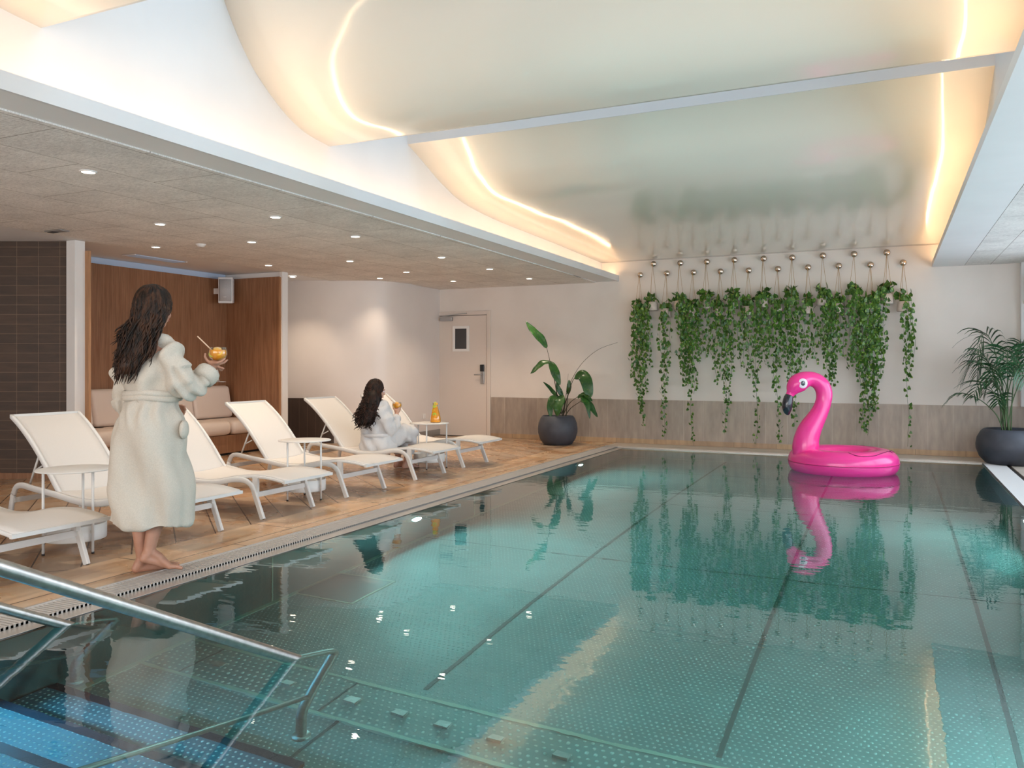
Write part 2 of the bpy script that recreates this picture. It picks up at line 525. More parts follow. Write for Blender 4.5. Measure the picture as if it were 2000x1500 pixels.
# ------------------------------------------------------------------ mesh helpers
class MB:
    def __init__(s):
        s.v = []
        s.f = []
        s.sm = []

    def add(s, vs, fs, smooth=True):
        k = len(s.v)
        s.v += [tuple(float(c) for c in p) for p in vs]
        s.f += [tuple(i + k for i in q) for q in fs]
        s.sm += [smooth] * len(fs)
        return s

    def box(s, x0, x1, y0, y1, z0, z1):
        vs = [(x, y, z) for z in (z0, z1) for y in (y0, y1) for x in (x0, x1)]
        return s.add(vs, [(0, 2, 3, 1), (4, 5, 7, 6), (0, 1, 5, 4), (2, 6, 7, 3), (0, 4, 6, 2), (1, 3, 7, 5)], False)

    def grid(s, rows, closed=False, caps=False, smooth=True):
        n = len(rows[0])
        vs = [p for r in rows for p in r]
        fs = []
        for i in range(len(rows) - 1):
            for j in range(n if closed else n - 1):
                a = i * n + j
                b = i * n + (j + 1) % n
                fs.append((a, b, b + n, a + n))
        if caps:
            fs.append(tuple(range(n))[::-1])
            k = (len(rows) - 1) * n
            fs.append(tuple(range(k, k + n)))
        return s.add(vs, fs, smooth)

    def tube(s, path, r, seg=8, caps=True, taper=None):
        P = [Vector(p) for p in path]
        n = len(P)
        rs = r if hasattr(r, '__len__') else [r] * n
        up = None
        rows = []
        for i in range(n):
            tg = (P[min(i + 1, n - 1)] - P[max(i - 1, 0)])
            if tg.length < 1e-9:
                tg = Vector((0, 0, 1))
            tg.normalize()
            if up is None:
                up = tg.orthogonal().normalized()
            up = (up - tg * up.dot(tg))
            if up.length < 1e-6:
                up = tg.orthogonal()
            up.normalize()
            sd = tg.cross(up)
            rows.append([P[i] + up * (math.cos(a) * rs[i]) + sd * (math.sin(a) * rs[i]) for a in [2 * PI * k / seg for k in range(seg)]])
        return s.grid(rows, True, caps)

    def sweep_xz(s, path, w, h, y, smooth=True):
        """rectangular tube along a path of (x,z), centred on y"""
        n = len(path)
        rows = []
        c = min(w, h) * 0.22
        for i in range(n):
            a = path[max(i - 1, 0)]
            b = path[min(i + 1, n - 1)]
            tx, tz = b[0] - a[0], b[1] - a[1]
            L = math.hypot(tx, tz) or 1
            nx, nz = -tz / L, tx / L
            pr = [(-w / 2 + c, -h / 2), (w / 2 - c, -h / 2), (w / 2, -h / 2 + c), (w / 2, h / 2 - c), (w / 2 - c, h / 2), (-w / 2 + c, h / 2), (-w / 2, h / 2 - c), (-w / 2, -h / 2 + c)]
            rows.append([(path[i][0] + nx * q, y + p, path[i][1] + nz * q) for p, q in pr])
        return s.grid(rows, True, True, smooth)

    def bar(s, a, b, w, h=None, up=(0, 0, 1)):
        a = Vector(a)
        b = Vector(b)
        h = h or w
        t = (b - a).normalized()
        u = Vector(up)
        sd = t.cross(u)
        if sd.length < 1e-4:
            sd = t.cross(Vector((1, 0, 0)))
        sd.normalize()
        u = sd.cross(t).normalized()
        rows = [[p + sd * (i * w / 2) + u * (j * h / 2) for i, j in ((-1, -1), (1, -1), (1, 1), (-1, 1))] for p in (a, b)]
        return s.grid(rows, True, True, False)

    def lathe(s, prof, c=(0, 0, 0), seg=32, smooth=True):
        rows = []
        for r_, z_ in prof:
            rows.append([(c[0] + r_ * math.cos(2 * PI * k / seg), c[1] + r_ * math.sin(2 * PI * k / seg), c[2] + z_) for k in range(seg)])
        return s.grid(rows, True, False, smooth)

    def ell(s, c, rx, ry=None, rz=None, seg=16, rings=10, rot=None):
        ry = ry or rx
        rz = rz or rx
        rows = []
        for i in range(rings + 1):
            th = PI * i / rings
            rr = max(math.sin(th), 1e-4)
            row = []
            for k in range(seg):
                p = Vector((rx * rr * math.cos(2 * PI * k / seg), ry * rr * math.sin(2 * PI * k / seg), -rz * math.cos(th)))
                if rot:
                    p = rot @ p
                row.append(Vector(c) + p)
            rows.append(row)
        return s.grid(rows, True, False)

    def prism(s, poly, z0, z1, smooth=False):
        n = len(poly)
        vs = [(x, y, z0) for x, y in poly] + [(x, y, z1) for x, y in poly]
        fs = [tuple(range(n))[::-1], tuple(range(n, 2 * n))]
        fs += [(i, (i + 1) % n, (i + 1) % n + n, i + n) for i in range(n)]
        return s.add(vs, fs, smooth)

    def mesh(s, name):
        me = bpy.data.meshes.new(name)
        me.from_pydata(s.v, [], s.f)
        me.polygons.foreach_set('use_smooth', s.sm)
        me.update()
        return me

    def build(s, name, m, parent=None, bevel=0, sub=0, solid=0, recalc=False):
        me = s.mesh(name)
        if recalc:
            bm = bmesh.new()
            bm.from_mesh(me)
            bmesh.ops.remove_doubles(bm, verts=bm.verts, dist=1e-5)
            bmesh.ops.recalc_face_normals(bm, faces=bm.faces)
            bm.to_mesh(me)
            bm.free()
        o = bpy.data.objects.new(name, me)
        me.materials.append(m)
        C.objects.link(o)
        if parent:
            o.parent = parent
        if bevel:
            b = o.modifiers.new('bevel', 'BEVEL')
            b.width = bevel
            b.segments = 3
            b.limit_method = 'ANGLE'
            me.polygons.foreach_set('use_smooth', [True] * len(me.polygons))
            o.modifiers.new('wn', 'WEIGHTED_NORMAL')
        if solid:
            b = o.modifiers.new('solid', 'SOLIDIFY')
            b.thickness = solid
            b.offset = 0
        if sub:
            b = o.modifiers.new('sub', 'SUBSURF')
            b.levels = sub
            b.render_levels = sub
        return o


def empty(name, loc, rz=0.0):
    o = bpy.data.objects.new(name, None)
    o.empty_display_size = 0.1
    o.location = loc
    o.rotation_euler = (0, 0, rz)
    C.objects.link(o)
    return o


def tag(o, label, cat, group=None, kind=None):
    if label:
        o['label'] = label
    if cat:
        o['category'] = cat
    if group:
        o['group'] = group
    if kind:
        o['kind'] = kind
    return o


def struct(o, label=None):
    o['kind'] = 'structure'
    if label:
        o['label'] = label
    return o


def copy_tree(o, parent=None):
    c = o.copy()
    C.objects.link(c)
    if parent:
        c.parent = parent
    for ch in list(o.children):
        copy_tree(ch, c)
    return c


def cat(pts, n=6, closed=False):
    """Catmull-Rom through points"""
    P = [np.array(p, float) for p in pts]
    out = []
    for i in range(len(P) - 1):
        p0 = P[max(i - 1, 0)]
        p1 = P[i]
        p2 = P[i + 1]
        p3 = P[min(i + 2, len(P) - 1)]
        for k in range(n):
            t = k / n
            out.append(0.5 * ((2 * p1) + (-p0 + p2) * t + (2 * p0 - 5 * p1 + 4 * p2 - p3) * t * t + (-p0 + 3 * p1 - 3 * p2 + p3) * t ** 3))
    out.append(P[-1])
    return out


def interp(xs, ys, x):
    return float(np.interp(x, xs, ys))


ca, sa = math.cos(YAW), math.sin(YAW)


def cam_pt(r, d, z):
    """r metres to the right, d metres ahead of the photographer's spot, height z"""
    return (r * ca - d * sa, r * sa + d * ca, z)


# ================================================================== ROOM
PX0, PX1, PY0, PY1, PZ = -3.6, 1.03, 0.75, 11.7, -1.03
WL = -0.02
YB = 12.32
CZ = 2.53
# floors
struct(MB().prism([(-10, -2.8), (-3.9 - 0.49, -2.8), (-4.39, YB), (-10, YB)], -0.14, 0.0).build('floor', M['deck']))
struct(MB().box(-4.39, -3.9, -2.8, YB, -0.14, 0.0).build('floor', M['border']))
struct(MB().box(-3.9, 1.03, PY1 + 0.06, YB, -0.14, 0.0).build('floor', M['pale_deck']))
struct(MB().box(1.31, 2.1, -2.8, YB, -0.14, 0.0).box(1.03, 1.31, PY1 + 0.06, YB, -0.14, 0.0).build('floor', M['pale_deck']))
struct(MB().box(-3.9, 1.31, -2.8, PY0, -0.14, 0.0).build('floor', M['deck']))
# pool basin
struct(MB().box(PX0 - 0.06, PX1 + 0.06, PY0 - 0.06, PY1 + 0.06, PZ - 0.08, PZ).build('pool_floor', M['poolfloor']))
struct(MB().box(PX0 - 0.08, PX0, PY0 - 0.06, PY1 + 0.06, PZ, -0.018).build('pool_wall_left', M['poolwall']))
struct(MB().box(PX1, PX1 + 0.02, PY0 - 0.06, PY1 + 0.06, PZ, -0.018).build('pool_wall_right', M['poolwall']))
struct(MB().box(PX0, PX1, PY1, PY1 + 0.06, PZ, -0.018).build('pool_wall_back', M['poolwall']))
struct(MB().box(PX0, PX1, PY0 - 0.06, PY0, PZ, 0).build('pool_wall_front', M['poolwall']))
# pool water
nx_, ny_ = 2, 2
wt = MB().grid([[(PX0 - 0.0, PY0, WL), (PX1, PY0, WL)], [(PX0 - 0.0, PY1, WL), (PX1, PY1, WL)]], smooth=False).build('pool_water', M['water'])
tag(wt, 'still teal pool water mirroring the ceiling and the plants', 'water', kind='stuff')
# coping and gutters
struct(MB().box(PX0 - 0.1, PX0 + 0.0, PY0, PY1 + 0.06, -0.05, -0.0165).build('trim_1', M['coping']), 'brushed steel coping along the left pool edge')
struct(MB().box(PX0 - 0.1, PX1 + 0.02, PY1, PY1 + 0.07, -0.05, -0.012).build('trim_2', M['coping']), 'steel coping along the far pool edge')
struct(MB().box(-3.9, -3.7, PY0, PY1 + 0.06, -0.12, -0.07).build('trim_3', M['channel']), 'dark gutter channel under the left grating')
struct(MB().box(-3.9, -3.886, PY0, PY1 + 0.06, -0.07, 0.002).build('trim_4', M['coping']))
g1 = MB()
y = PY0
while y < PY1:
    g1.box(-3.884, -3.702, y, y + 0.013, -0.022, -0.003)
    y += 0.024
g1.box(-3.884, -3.876, PY0, PY1, -0.03, -0.004).box(-3.71, -3.702, PY0, PY1, -0.03, -0.004).box(-3.8, -3.79, PY0, PY1, -0.03, -0.01)
tag(g1.build('overflow_grating', M['gratebrown']), 'slatted overflow grating between the tiled deck and the left pool edge', 'grating')
g2 = MB()
y = PY0
while y < PY1:
    g2.box(1.035, 1.262, y, y + 0.02, -0.022, 0.0)
    y += 0.032
g2.box(1.035, 1.045, PY0, PY1, -0.03, -0.002).box(1.252, 1.262, PY0, PY1, -0.03, -0.002)
tag(g2.build('overflow_grating', M['grate']), 'white slatted overflow grating on the right side of the pool', 'grating')
struct(MB().box(1.05, 1.31, PY0, PY1 + 0.06, -0.12, -0.07).build('trim_5', M['seam']))
struct(MB().box(1.265, 1.305, PY0, PY1 + 0.06, -0.07, -0.012).build('trim_6', M['gap']), 'dark joint beside the white grating')
# pool floor seams
sm = MB()
for x in (-2.1, -0.66, 0.48):
    sm.box(x - 0.012, x + 0.012, 3.5, PY1, PZ, PZ + 0.003)
    sm.box(x - 0.2 - 0.008, x - 0.2 + 0.008, 1.2, 3.18, PZ, PZ + 0.003)
for y in (5.95, 8.2, 10.3):
    sm.box(PX0, PX1, y - 0.006, y + 0.006, PZ, PZ + 0.003)
struct(sm.build('trim_7', M['seam']), 'dark welded seams across the steel pool floor')
struct(MB().box(PX0, PX0 + 0.035, PY0, PY1, PZ, PZ + 0.012).box(PX0, PX1, PY1 - 0.03, PY1, PZ, PZ + 0.012).build('trim_8', M['seamlight']))
# wall panel joint
sw = MB()
for y in (4.1, 6.9, 9.7):
    sw.box(PX0, PX0 + 0.004, y - 0.006, y + 0.006, PZ, WL - 0.03)
struct(sw.build('trim_9', M['seamlight']))
# inlet channel
ch = empty('inlet_channel', (0, 0, PZ))
tag(ch, 'dimpled steel inlet channel crossing the pool floor in front of the steps', 'floor channel')
o = MB().box(PX0 + 0.035, PX1, 3.08, 3.40, 0.0, 0.012).build('cover_panel', M['poolchannel'], ch)
o = MB().box(PX0 + 0.035, PX1, 3.055, 3.08, 0.0, 0.016).box(PX0 + 0.035, PX1, 3.40, 3.425, 0.0, 0.016).build('edge_strip', M['seamlight'], ch)
for x in (-2.44, -3.32, -0.2):
    MB().box(x, x + 0.01, 3.08, 3.40, 0.012, 0.015).build('panel_joint', M['seam'], ch)
for x in (-3.2, -2.74, -2.44 + 0.09, -2.08, -1.85, -1.58, -1.27, -0.97, -0.65, -0.3, 0.1, 0.5):
    b = MB()
    b.add([(x - 0.035, 3.21, 0.012), (x + 0.035, 3.21, 0.012), (x + 0.035, 3.27, 0.012), (x - 0.035, 3.27, 0.012), (x - 0.035, 3.21, 0.034), (x + 0.035, 3.21, 0.034), (x + 0.03, 3.265, 0.018), (x - 0.03, 3.265, 0.018)],
          [(0, 3, 2, 1), (4, 5, 6, 7), (0, 1, 5, 4), (1, 2, 6, 5), (2, 3, 7, 6), (3, 0, 4, 7)], False)
    b.build('inlet_nozzle', M['railsteel'], ch)
# floor drain panel
dp = empty('drain_panel', (-3.36, 4.55, PZ))
tag(dp, 'square steel drain cover on the pool floor by the left wall', 'drain cover')
MB().box(-0.225, 0.225, -0.24, 0.24, 0, 0.012).build('cover', M['poolwall'], dp, bevel=0.004)
MB().box(-0.24, 0.24, -0.255, -0.24, 0, 0.01).box(-0.24, 0.24, 0.24, 0.255, 0, 0.01).box(-0.24, -0.225, -0.24, 0.24, 0, 0.01).box(0.225, 0.24, -0.24, 0.24, 0, 0.01).build('rim', M['seamlight'], dp)
# steps
st = empty('pool_steps', (-2.86, 0.9, PZ))
tag(st, 'dimpled steel steps with black nosings leading down into the pool', 'steps')
SY = [(2.60, -0.85), (2.28, -0.68), (1.96, -0.51), (1.64, -0.34), (1.32, -0.17)]
for i, (ye, zt) in enumerate(SY):
    y0 = 0.76
    MB().box(-3.59 + 2.86, -2.12 + 2.86, y0 - 0.9, ye - 0.9, -0.165 + zt - PZ if i else 0.001, zt - PZ).build('step', M['tread'], st)
    MB().box(-3.59 + 2.86, -2.12 + 2.86, ye - 0.045 - 0.9, ye + 0.002 - 0.9, zt - PZ - 0.03, zt - PZ + 0.003).build('nosing', M['nosing'], st)


# handrails
def handrail(x, ylow, name, label, ytop_off=0.0):
    t = empty(name, (x, ylow - 0.3, -0.85))
    oy, oz = ylow - 0.3, -0.85

    def L(p):
        return (0, p[0] - oy, p[1] - oz)
    sl = 0.533
    top = [(ylow - 2.6, WL + 2.6 * sl), (ylow - 1.2, WL + 1.2 * sl), (ylow, WL), (ylow + 0.2, WL - 0.2 * sl)]
    bend = [(ylow + 0.2, WL - 0.2 * sl), (ylow + 0.26, -0.165), (ylow + 0.275, -0.20), (ylow + 0.26, -0.24), (ylow + 0.11, -0.52), (ylow + 0.07, -0.60), (ylow + 0.055, -0.68), (ylow + 0.055, -0.85)]
    MB().tube([L(p) for p in top[:3]] + [L(p) for p in bend[:1]] + [L(tuple(p)) for p in cat(bend[1:], 4)], 0.0235, 14).build('rail', M['railsteel'], t)
    MB().tube([L((ylow + 0.125, -0.535)), L((ylow - 2.2, 0.44))], 0.0165, 10).build('middle_rail', M['railsteel'], t)
    MB().lathe([(0.0, 0.012), (0.04, 0.012), (0.042, 0.0), (0.042, -0.005)], L((ylow + 0.055, -0.85)), 20).build('base_flange', M['railsteel'], t)
    tag(t, label, 'handrail', 'pool handrails')


handrail(-2.26, 2.70, 'handrail', 'brushed steel handrail crossing the lower left foreground and dipping into the pool')
handrail(-3.53, 2.60, 'handrail', 'brushed steel handrail at the left pool wall, mostly cut off by the picture edge')


# pool lamps
def pool_lamp(x, y, z, sgn, power, col, label):
    t = empty('pool_lamp', (x, y, z))
    rot = Matrix.Rotation(R(90 * sgn), 4, 'Y')
    b = MB().lathe([(0.0, 0.02), (0.075, 0.02), (0.1, 0.012), (0.11, 0.0)], seg=28)
    o = b.build('trim_ring', M['railsteel'], t)
    o.rotation_euler = (0, R(90 * sgn), 0)
    b = MB().lathe([(0.0, 0.024), (0.06, 0.022)], seg=24)
    o = b.build('lens', M['poollens'], t)
    o.rotation_euler = (0, R(90 * sgn), 0)
    tag(t, label, 'pool light', 'pool lamps')
    l = area('pool_lamp_light', (x + 0.04 * sgn, y, z), (0, R(-90 * sgn), 0), 0.12, 0.12, power, col, 170, 'DISK')


pool_lamp(PX0, 5.81, -0.27, 1, 80, (0.72, 0.97, 1.0), 'round white lamp glowing in the left pool wall opposite the seated woman')
pool_lamp(PX0, 9.75, -0.27, 1, 40, (0.72, 0.97, 1.0), 'round white lamp in the left pool wall near the far left corner')
pool_lamp(PX0, 1.95, -0.25, 1, 40, (0.32, 0.68, 1.0), 'round bluish lamp in the left pool wall beside the steps')
pool_lamp(PX1, 3.6, -0.3, -1, 36, (0.75, 0.97, 0.98), 'added fill lamp in the right pool wall nearest the camera')  # lamp added on this side to even out the underwater light
pool_lamp(PX1, 7.8, -0.3, -1, 36, (0.75, 0.97, 0.98), 'added fill lamp halfway along the right pool wall')  # second added lamp, spreads teal light across the basin

# ---------------------------------------------------------------- walls
struct(MB().box(-9.3, 2.1, YB, YB + 0.15, 0, 4.1).build('wall_back', M['wallpaint']))
struct(MB().box(-6.1, 2.0, YB - 0.018, YB, 0.075, 0.678).build('trim_10', M['wains']), 'beige stone wainscot along the back wall')
struct(MB().box(-6.1, 2.0, YB - 0.024, YB, 0, 0.075).build('baseboard_back', M['skirt']))
# left: curved block wall
cw = [(-9.2, 9.95), (-8.6, 10.12), (-8.2, 10.24), (-7.9, 10.32), (-7.6, 10.42), (-7.35, 10.53), (-7.2, 10.66), (-7.12, 10.82), (-7.08, 11.05), (-7.07, 11.3), (-7.08, 11.7), (-7.1, YB)]
cwp = [tuple(p) for p in cat(cw, 6)]
wl = MB().grid([[(x, y, 0) for x, y in cwp], [(x, y, CZ + 0.05) for x, y in cwp]])
wl.add([(x, y, z) for z in (0, CZ + 0.05) for x, y in ((-7.1, YB), (-9.2, YB), (-9.2, 9.95))], [(0, 1, 4, 3), (1, 2, 5, 4)], False)
struct(wl.build('wall_curved', M['satin']), 'curved white plaster wall beside the door')


def offs(poly, d):
    out = []
    for i, p in enumerate(poly):
        a = np.array(poly[max(i - 1, 0)])
        b = np.array(poly[min(i + 1, len(poly) - 1)])
        t = (b - a) / np.linalg.norm(b - a)
        out.append((p[0] + t[1] * d, p[1] - t[0] * d))
    return out


def wall_strip(poly, d, z0, z1, name, m, label=None):
    q = offs(poly, d)
    b = MB().grid([[(x, y, z0) for x, y in poly], [(x, y, z0) for x, y in q], [(x, y, z1) for x, y in q], [(x, y, z1) for x, y in poly]], smooth=False)
    n = len(poly)
    b.add([(*poly[0], z0), (*q[0], z0), (*q[0], z1), (*poly[0], z1), (*poly[-1], z0), (*q[-1], z0), (*q[-1], z1), (*poly[-1], z1)], [(0, 1, 2, 3), (4, 7, 6, 5)], False)
    return struct(b.build(name, m), label)


sub1 = [p for p in cwp if p[0] < -7.80 and p[1] < 10.5]
wall_strip(sub1, 0.02, 0.0, 0.70, 'trim_11', M['darkwains'], 'dark brown wainscot at the foot of the curved wall')
sub2 = [p for p in cwp if not (p[0] < -7.80 and p[1] < 10.5)]
wall_strip(sub2, 0.012, 0.0, 0.11, 'baseboard_left', M['greymetal'])
# dark tiled wall at far left
dx, dy = ca, sa
p1 = np.array([-7.93, 5.93])
p0 = p1 - np.array([dx, dy]) * 3.2
nn = np.array([-dy, dx])
q1 = p1 + nn * 0.05
q0 = p0 + nn * 0.05
struct(MB().prism([tuple(p0), tuple(p1), tuple(q1), tuple(q0)], 0, 2.6).build('wall_left', M['darktile']), 'dark brown glazed brick tile wall')
b_ = MB().prism([tuple(p0 - nn * 0.012), tuple(p1 - nn * 0.012), tuple(p1), tuple(p0)], 0, 0.06)
struct(b_.build('trim_12', M['wood']))
struct(MB().box(-10.4, -10.2, -2.9, YB, 0, CZ + 0.1).build('wall_far_left', M['wallpaint']))
# white end posts of the niche
struct(MB().box(-7.93, -7.80, 5.86, 5.98, 0, CZ).build('trim_13', M['plaster']), 'white end post left of the timber niche')
struct(MB().box(-7.79, -7.745, 9.03, 9.14, 0, CZ).build('trim_14', M['plaster']), 'slim white end post right of the timber niche')
struct(MB().box(-9.3, -7.79, 9.07, 9.2, 0, CZ).build('wall_niche_side', M['plaster']))
struct(MB().box(-7.86, -7.745, 5.98, 6.01, 0, 2.43).build('trim_15', M['woodtrim']), 'timber edge trim at the left side of the niche')
struct(MB().box(-8.95, -7.86, 5.96, 6.0, 0, 2.45).build('trim_16', M['wood']))
struct(MB().box(-8.82, -8.78, 6.0, 9.03, 0, 2.45).build('wall_niche_back', M['wood']), 'timber veneer back panel of the seating niche')
struct(MB().box(-8.9, -8.815, 6.0, 9.05, 2.45, CZ).build('trim_17', M['coolstrip']), 'pale blue strip above the timber panel')
struct(MB().box(-8.8, -7.79, 9.03, 9.07, 0, 2.46).build('wall_niche_right', M['wood']), 'timber veneer right side of the seating niche')
struct(MB().box(-7.795, -7.765, 9.015, 9.03, 0, 2.45).build('trim_18', M['woodtrim']))
struct(MB().box(-9.4, -8.9, 5.9, 9.2, 0, CZ).build('wall_behind_niche', M['wallpaint']))
# right wall with window band, rear wall with windows
rw = MB().box(1.9, 2.05, -2.9, YB, 0, 0.35).box(1.9, 2.05, -2.9, YB, 2.3, 4.0).box(1.9, 2.05, 11.3, YB, 0.35, 2.3).box(1.9, 2.05, -2.9, -1.2, 0.35, 2.3)
for y in (0.8, 2.9, 5.0, 7.1, 9.2):
    rw.box(1.9, 2.05, y - 0.06, y + 0.06, 0.35, 2.3)
struct(rw.build('wall_right', M['wallpaint']))
struct(MB().box(1.51, 1.9, YB - 0.12, YB, 0.68, CZ).build('trim_19', M['softpaint']), 'grey pilaster in the far right corner')
br_ = MB().box(-10.3, 2.05, -2.95, -2.8, 0, 0.4).box(-10.3, 2.05, -2.95, -2.8, 2.4, 4.1)
for x in (-10.3, -7.0, -4.8, -2.6, -0.4, 1.7):
    br_.box(x, x + 0.3, -2.95, -2.8, 0.4, 2.4)
struct(br_.build('wall_front', M['wallpaint']))

# ---------------------------------------------------------------- low ceilings
XF = -3.87
cl = MB()
cl.prism([(-10.3, -2.9), (XF - 0.02, -2.9), (XF - 0.02, YB), (-10.3, YB)], CZ + 0.004, CZ + 0.03)
struct(cl.build('ceiling', M['softpaint']))
struct(MB().prism([(-7.68, -2.9), (-4.17, -2.9), (-4.17, 8.0), (-4.19, 10.0), (-4.24, YB), (-7.2, YB), (-7.0, 11.2), (-7.2, 10.6), (-7.9, 10.3), (-7.78, 9.2), (-7.74, 6.0), (-7.64, 5.8)], CZ - 0.006, CZ + 0.004).build('ceiling', M['acoustic']), 'wood wool acoustic ceiling over the loungers')
# fascia with a ledge and an upstand
struct(MB().box(XF - 0.02, XF, -2.9, YB, CZ, 2.622).build('trim_20', M['coveplaster']), 'white fascia edge of the lower ceiling')
struct(MB().box(-4.16, XF - 0.02, -2.9, YB, CZ + 0.03, CZ + 0.045).build('trim_21', M['coveplaster']))
XW = -4.15
struct(MB().box(XW - 0.1, XW, -2.9, YB, CZ + 0.03, 4.1).build('wall_cove_left', M['coveplaster']), 'tall white cove wall above the lower ceiling')
XR = 0.66
struct(MB().box(XR, XR + 0.1, -2.9, YB, CZ + 0.03, 4.1).build('wall_cove_right', M['coveplaster']), 'white cove wall above the right hand beam')
struct(MB().box(0.52, 0.88, -2.9, YB, CZ, CZ + 0.04).box(0.50, 0.52, -2.9, YB, CZ, 2.60).build('trim_22', M['softpaint']), 'broad grey white beam along the right side')
struct(MB().box(0.885, 1.52, -2.9, YB, CZ - 0.0, CZ + 0.03).build('ceiling', M['acoustic']), 'acoustic ceiling strip right of the beam')
struct(MB().box(1.52, 1.92, -2.9, YB, CZ - 0.0, CZ + 0.03).build('ceiling', M['plaster']))
struct(MB().box(0.76, 2.05, -2.9, YB, CZ + 0.05, CZ + 0.1).build('ceiling', M['softpaint']))
# roof with two roof-light openings
rf = MB().box(XW - 0.1, XR + 0.1, -2.9, 3.05, 4.1, 4.2).box(XW - 0.1, XR + 0.1, 4.25, 5.5, 4.1, 4.2).box(XW - 0.1, XR + 0.1, 6.6, YB, 4.1, 4.2)
rf.box(XW - 0.1, XW + 0.05, 3.05, 6.6, 4.1, 4.2).box(XR - 0.05, XR + 0.1, 3.05, 6.6, 4.1, 4.2)
struct(rf.build('ceiling', M['coveplaster']))


# curved stretch ceilings
def shell(prof, label):
    pp = cat(prof, 8)
    b = MB()
    rows = []
    xs = np.linspace(XW, XR, 12)
    for p in pp:
        rows.append([(x, p[0], p[1]) for x in xs])
    b.grid(rows)
    o = b.build('ceiling', M['stretch'])
    s = o.modifiers.new('solid', 'SOLIDIFY')
    s.thickness = 0.02
    s.offset = -1
    struct(o, label)
    return o


shell([(4.22, 3.80), (4.31, 3.645), (4.41, 3.50), (4.56, 3.335), (4.78, 3.18), (4.97, 3.085), (5.15, 3.035), (5.41, 3.01)], 'glossy curved stretch ceiling sail nearest the camera')
shell([(6.60, 3.32), (6.72, 3.275), (6.92, 3.20), (7.25, 3.075), (7.7, 2.965), (8.4, 2.915), (9.2, 2.90), (10.6, 2.885), (YB, 2.85)], 'glossy curved stretch ceiling sail against the back wall')
shell([(1.75, 3.80), (1.85, 3.645), (1.95, 3.50), (2.1, 3.335), (2.3, 3.18), (2.5, 3.10), (2.7, 3.06), (2.92, 3.04)], 'glossy curved stretch ceiling sail above the camera')
for k, (y, z) in enumerate(((6.60, 3.32), (4.22, 3.8), (1.75, 3.8))):
    struct(MB().box(XW, XR, y - 0.012, y + 0.02, z - 0.06 if k else 3.30, 4.1).build('trim_%d' % (23 + k), M['coveplaster']))
# LED lines
for k, x in enumerate((-3.99, 0.585)):
    l = empty('led_strip', (x, 4.9, CZ + 0.045))
    MB().box(-0.026, -0.023, -7.4, YB - 4.92, 0, 0.018).box(0.023, 0.026, -7.4, YB - 4.92, 0, 0.018).box(-0.023, 0.023, -7.4, YB - 4.92, 0, 0.004).build('led_shield_profile', M['greymetal'], l)  # unseen channel walls added to steer the LED light upward
    MB().box(-0.021, 0.021, -7.4, YB - 4.93, 0.0042, 0.007).build('light_line', M['led'], l)
    tag(l, ('warm LED light line hidden behind the left fascia edge', 'warm LED light line hidden above the right hand beam')[k], 'light strip', 'cove light lines')

# ================================================================== FIXTURES
# downlights
rows_ = {-4.95: [3.82, 5.68, 6.87, 8.63, 9.94, 11.28], -6.17: [5.51, 6.71, 8.45, 9.77, 11.12], -7.4: [6.55, 8.36]}
rn = {-4.95: 'the row nearest the pool', -6.17: 'the middle row', -7.4: 'the row by the timber niche'}
ordn = ['nearest', 'second', 'third', 'fourth', 'fifth', 'farthest']
extra = [(-6.96, 10.28, 'recessed downlight close to the curved white wall'), (-8.04, 9.6, 'recessed downlight between the timber niche and the curved wall')]
proto = None


def downlight(x, y, label):
    global proto
    if proto is None:
        t = empty('downlight', (x, y, CZ - 0.006))
        MB().lathe([(0.054, 0.004), (0.056, -0.006), (0.044, -0.009), (0.042, -0.004)], seg=24).build('trim_ring', M['whitepl'], t)
        MB().lathe([(0.0, -0.007), (0.043, -0.006)], seg=20).build('lens', M['lens'], t)
        proto = t
    else:
        t = copy_tree(proto)
        t.location = (x, y, CZ - 0.006)
    tag(t, label, 'downlight', 'ceiling downlights')
    l = bpy.data.lights.new('downlight_beam', 'SPOT')
    l.energy = 24 if (x, y) == (-6.96, 10.28) else 42
    l.color = (1.0, 0.80, 0.60)
    l.spot_size = R(105)
    l.spot_blend = 0.8
    l.shadow_soft_size = 0.04
    lo = bpy.data.objects.new('downlight_beam', l)
    lo.location = (x, y, CZ - 0.03)
    C.objects.link(lo)


for x, ys in rows_.items():
    for i, y in enumerate(ys):
        nm = ordn[i] if i < len(ys) - 1 else 'farthest'
        downlight(x, y, 'round recessed downlight, %s from the camera in %s' % (nm, rn[x]))
for x, y, lb in extra:
    downlight(x, y, lb)
dt = empty('smoke_detector', (-6.8, 6.62, CZ - 0.006))
MB().lathe([(0.0, -0.03), (0.035, -0.028), (0.045, -0.012), (0.055, -0.004), (0.055, 0)], seg=24).build('housing', M['whitepl'], dt)
MB().lathe([(0.0, -0.034), (0.012, -0.032), (0.014, -0.028)], seg=12).build('sensor', M['greymetal'], dt)
tag(dt, 'small round detector on the acoustic ceiling between two downlights', 'detector')
dt = empty('ceiling_sensor', (-7.39, 5.36, CZ - 0.006))
MB().box(-0.12, 0.12, -0.05, 0.05, -0.012, 0).build('housing', M['greymetal'], dt, bevel=0.004)
MB().box(-0.1, -0.02, -0.03, 0.03, -0.016, -0.01).build('lens', M['black'], dt)
tag(dt, 'small dark sensor plate on the ceiling near the dark tiled wall', 'sensor')
vt = empty('ceiling_vent', (-8.25, 7.3, CZ))
vb = MB()
for i in range(5):
    vb.box(-0.09 + i * 0.04, -0.07 + i * 0.04, -0.38, 0.38, -0.008, 0.001)
vb.build('slat', M['coolstrip'], vt)
MB().box(-0.11, 0.11, -0.4, -0.385, -0.008, 0.001).build('frame_end', M['plaster'], vt)
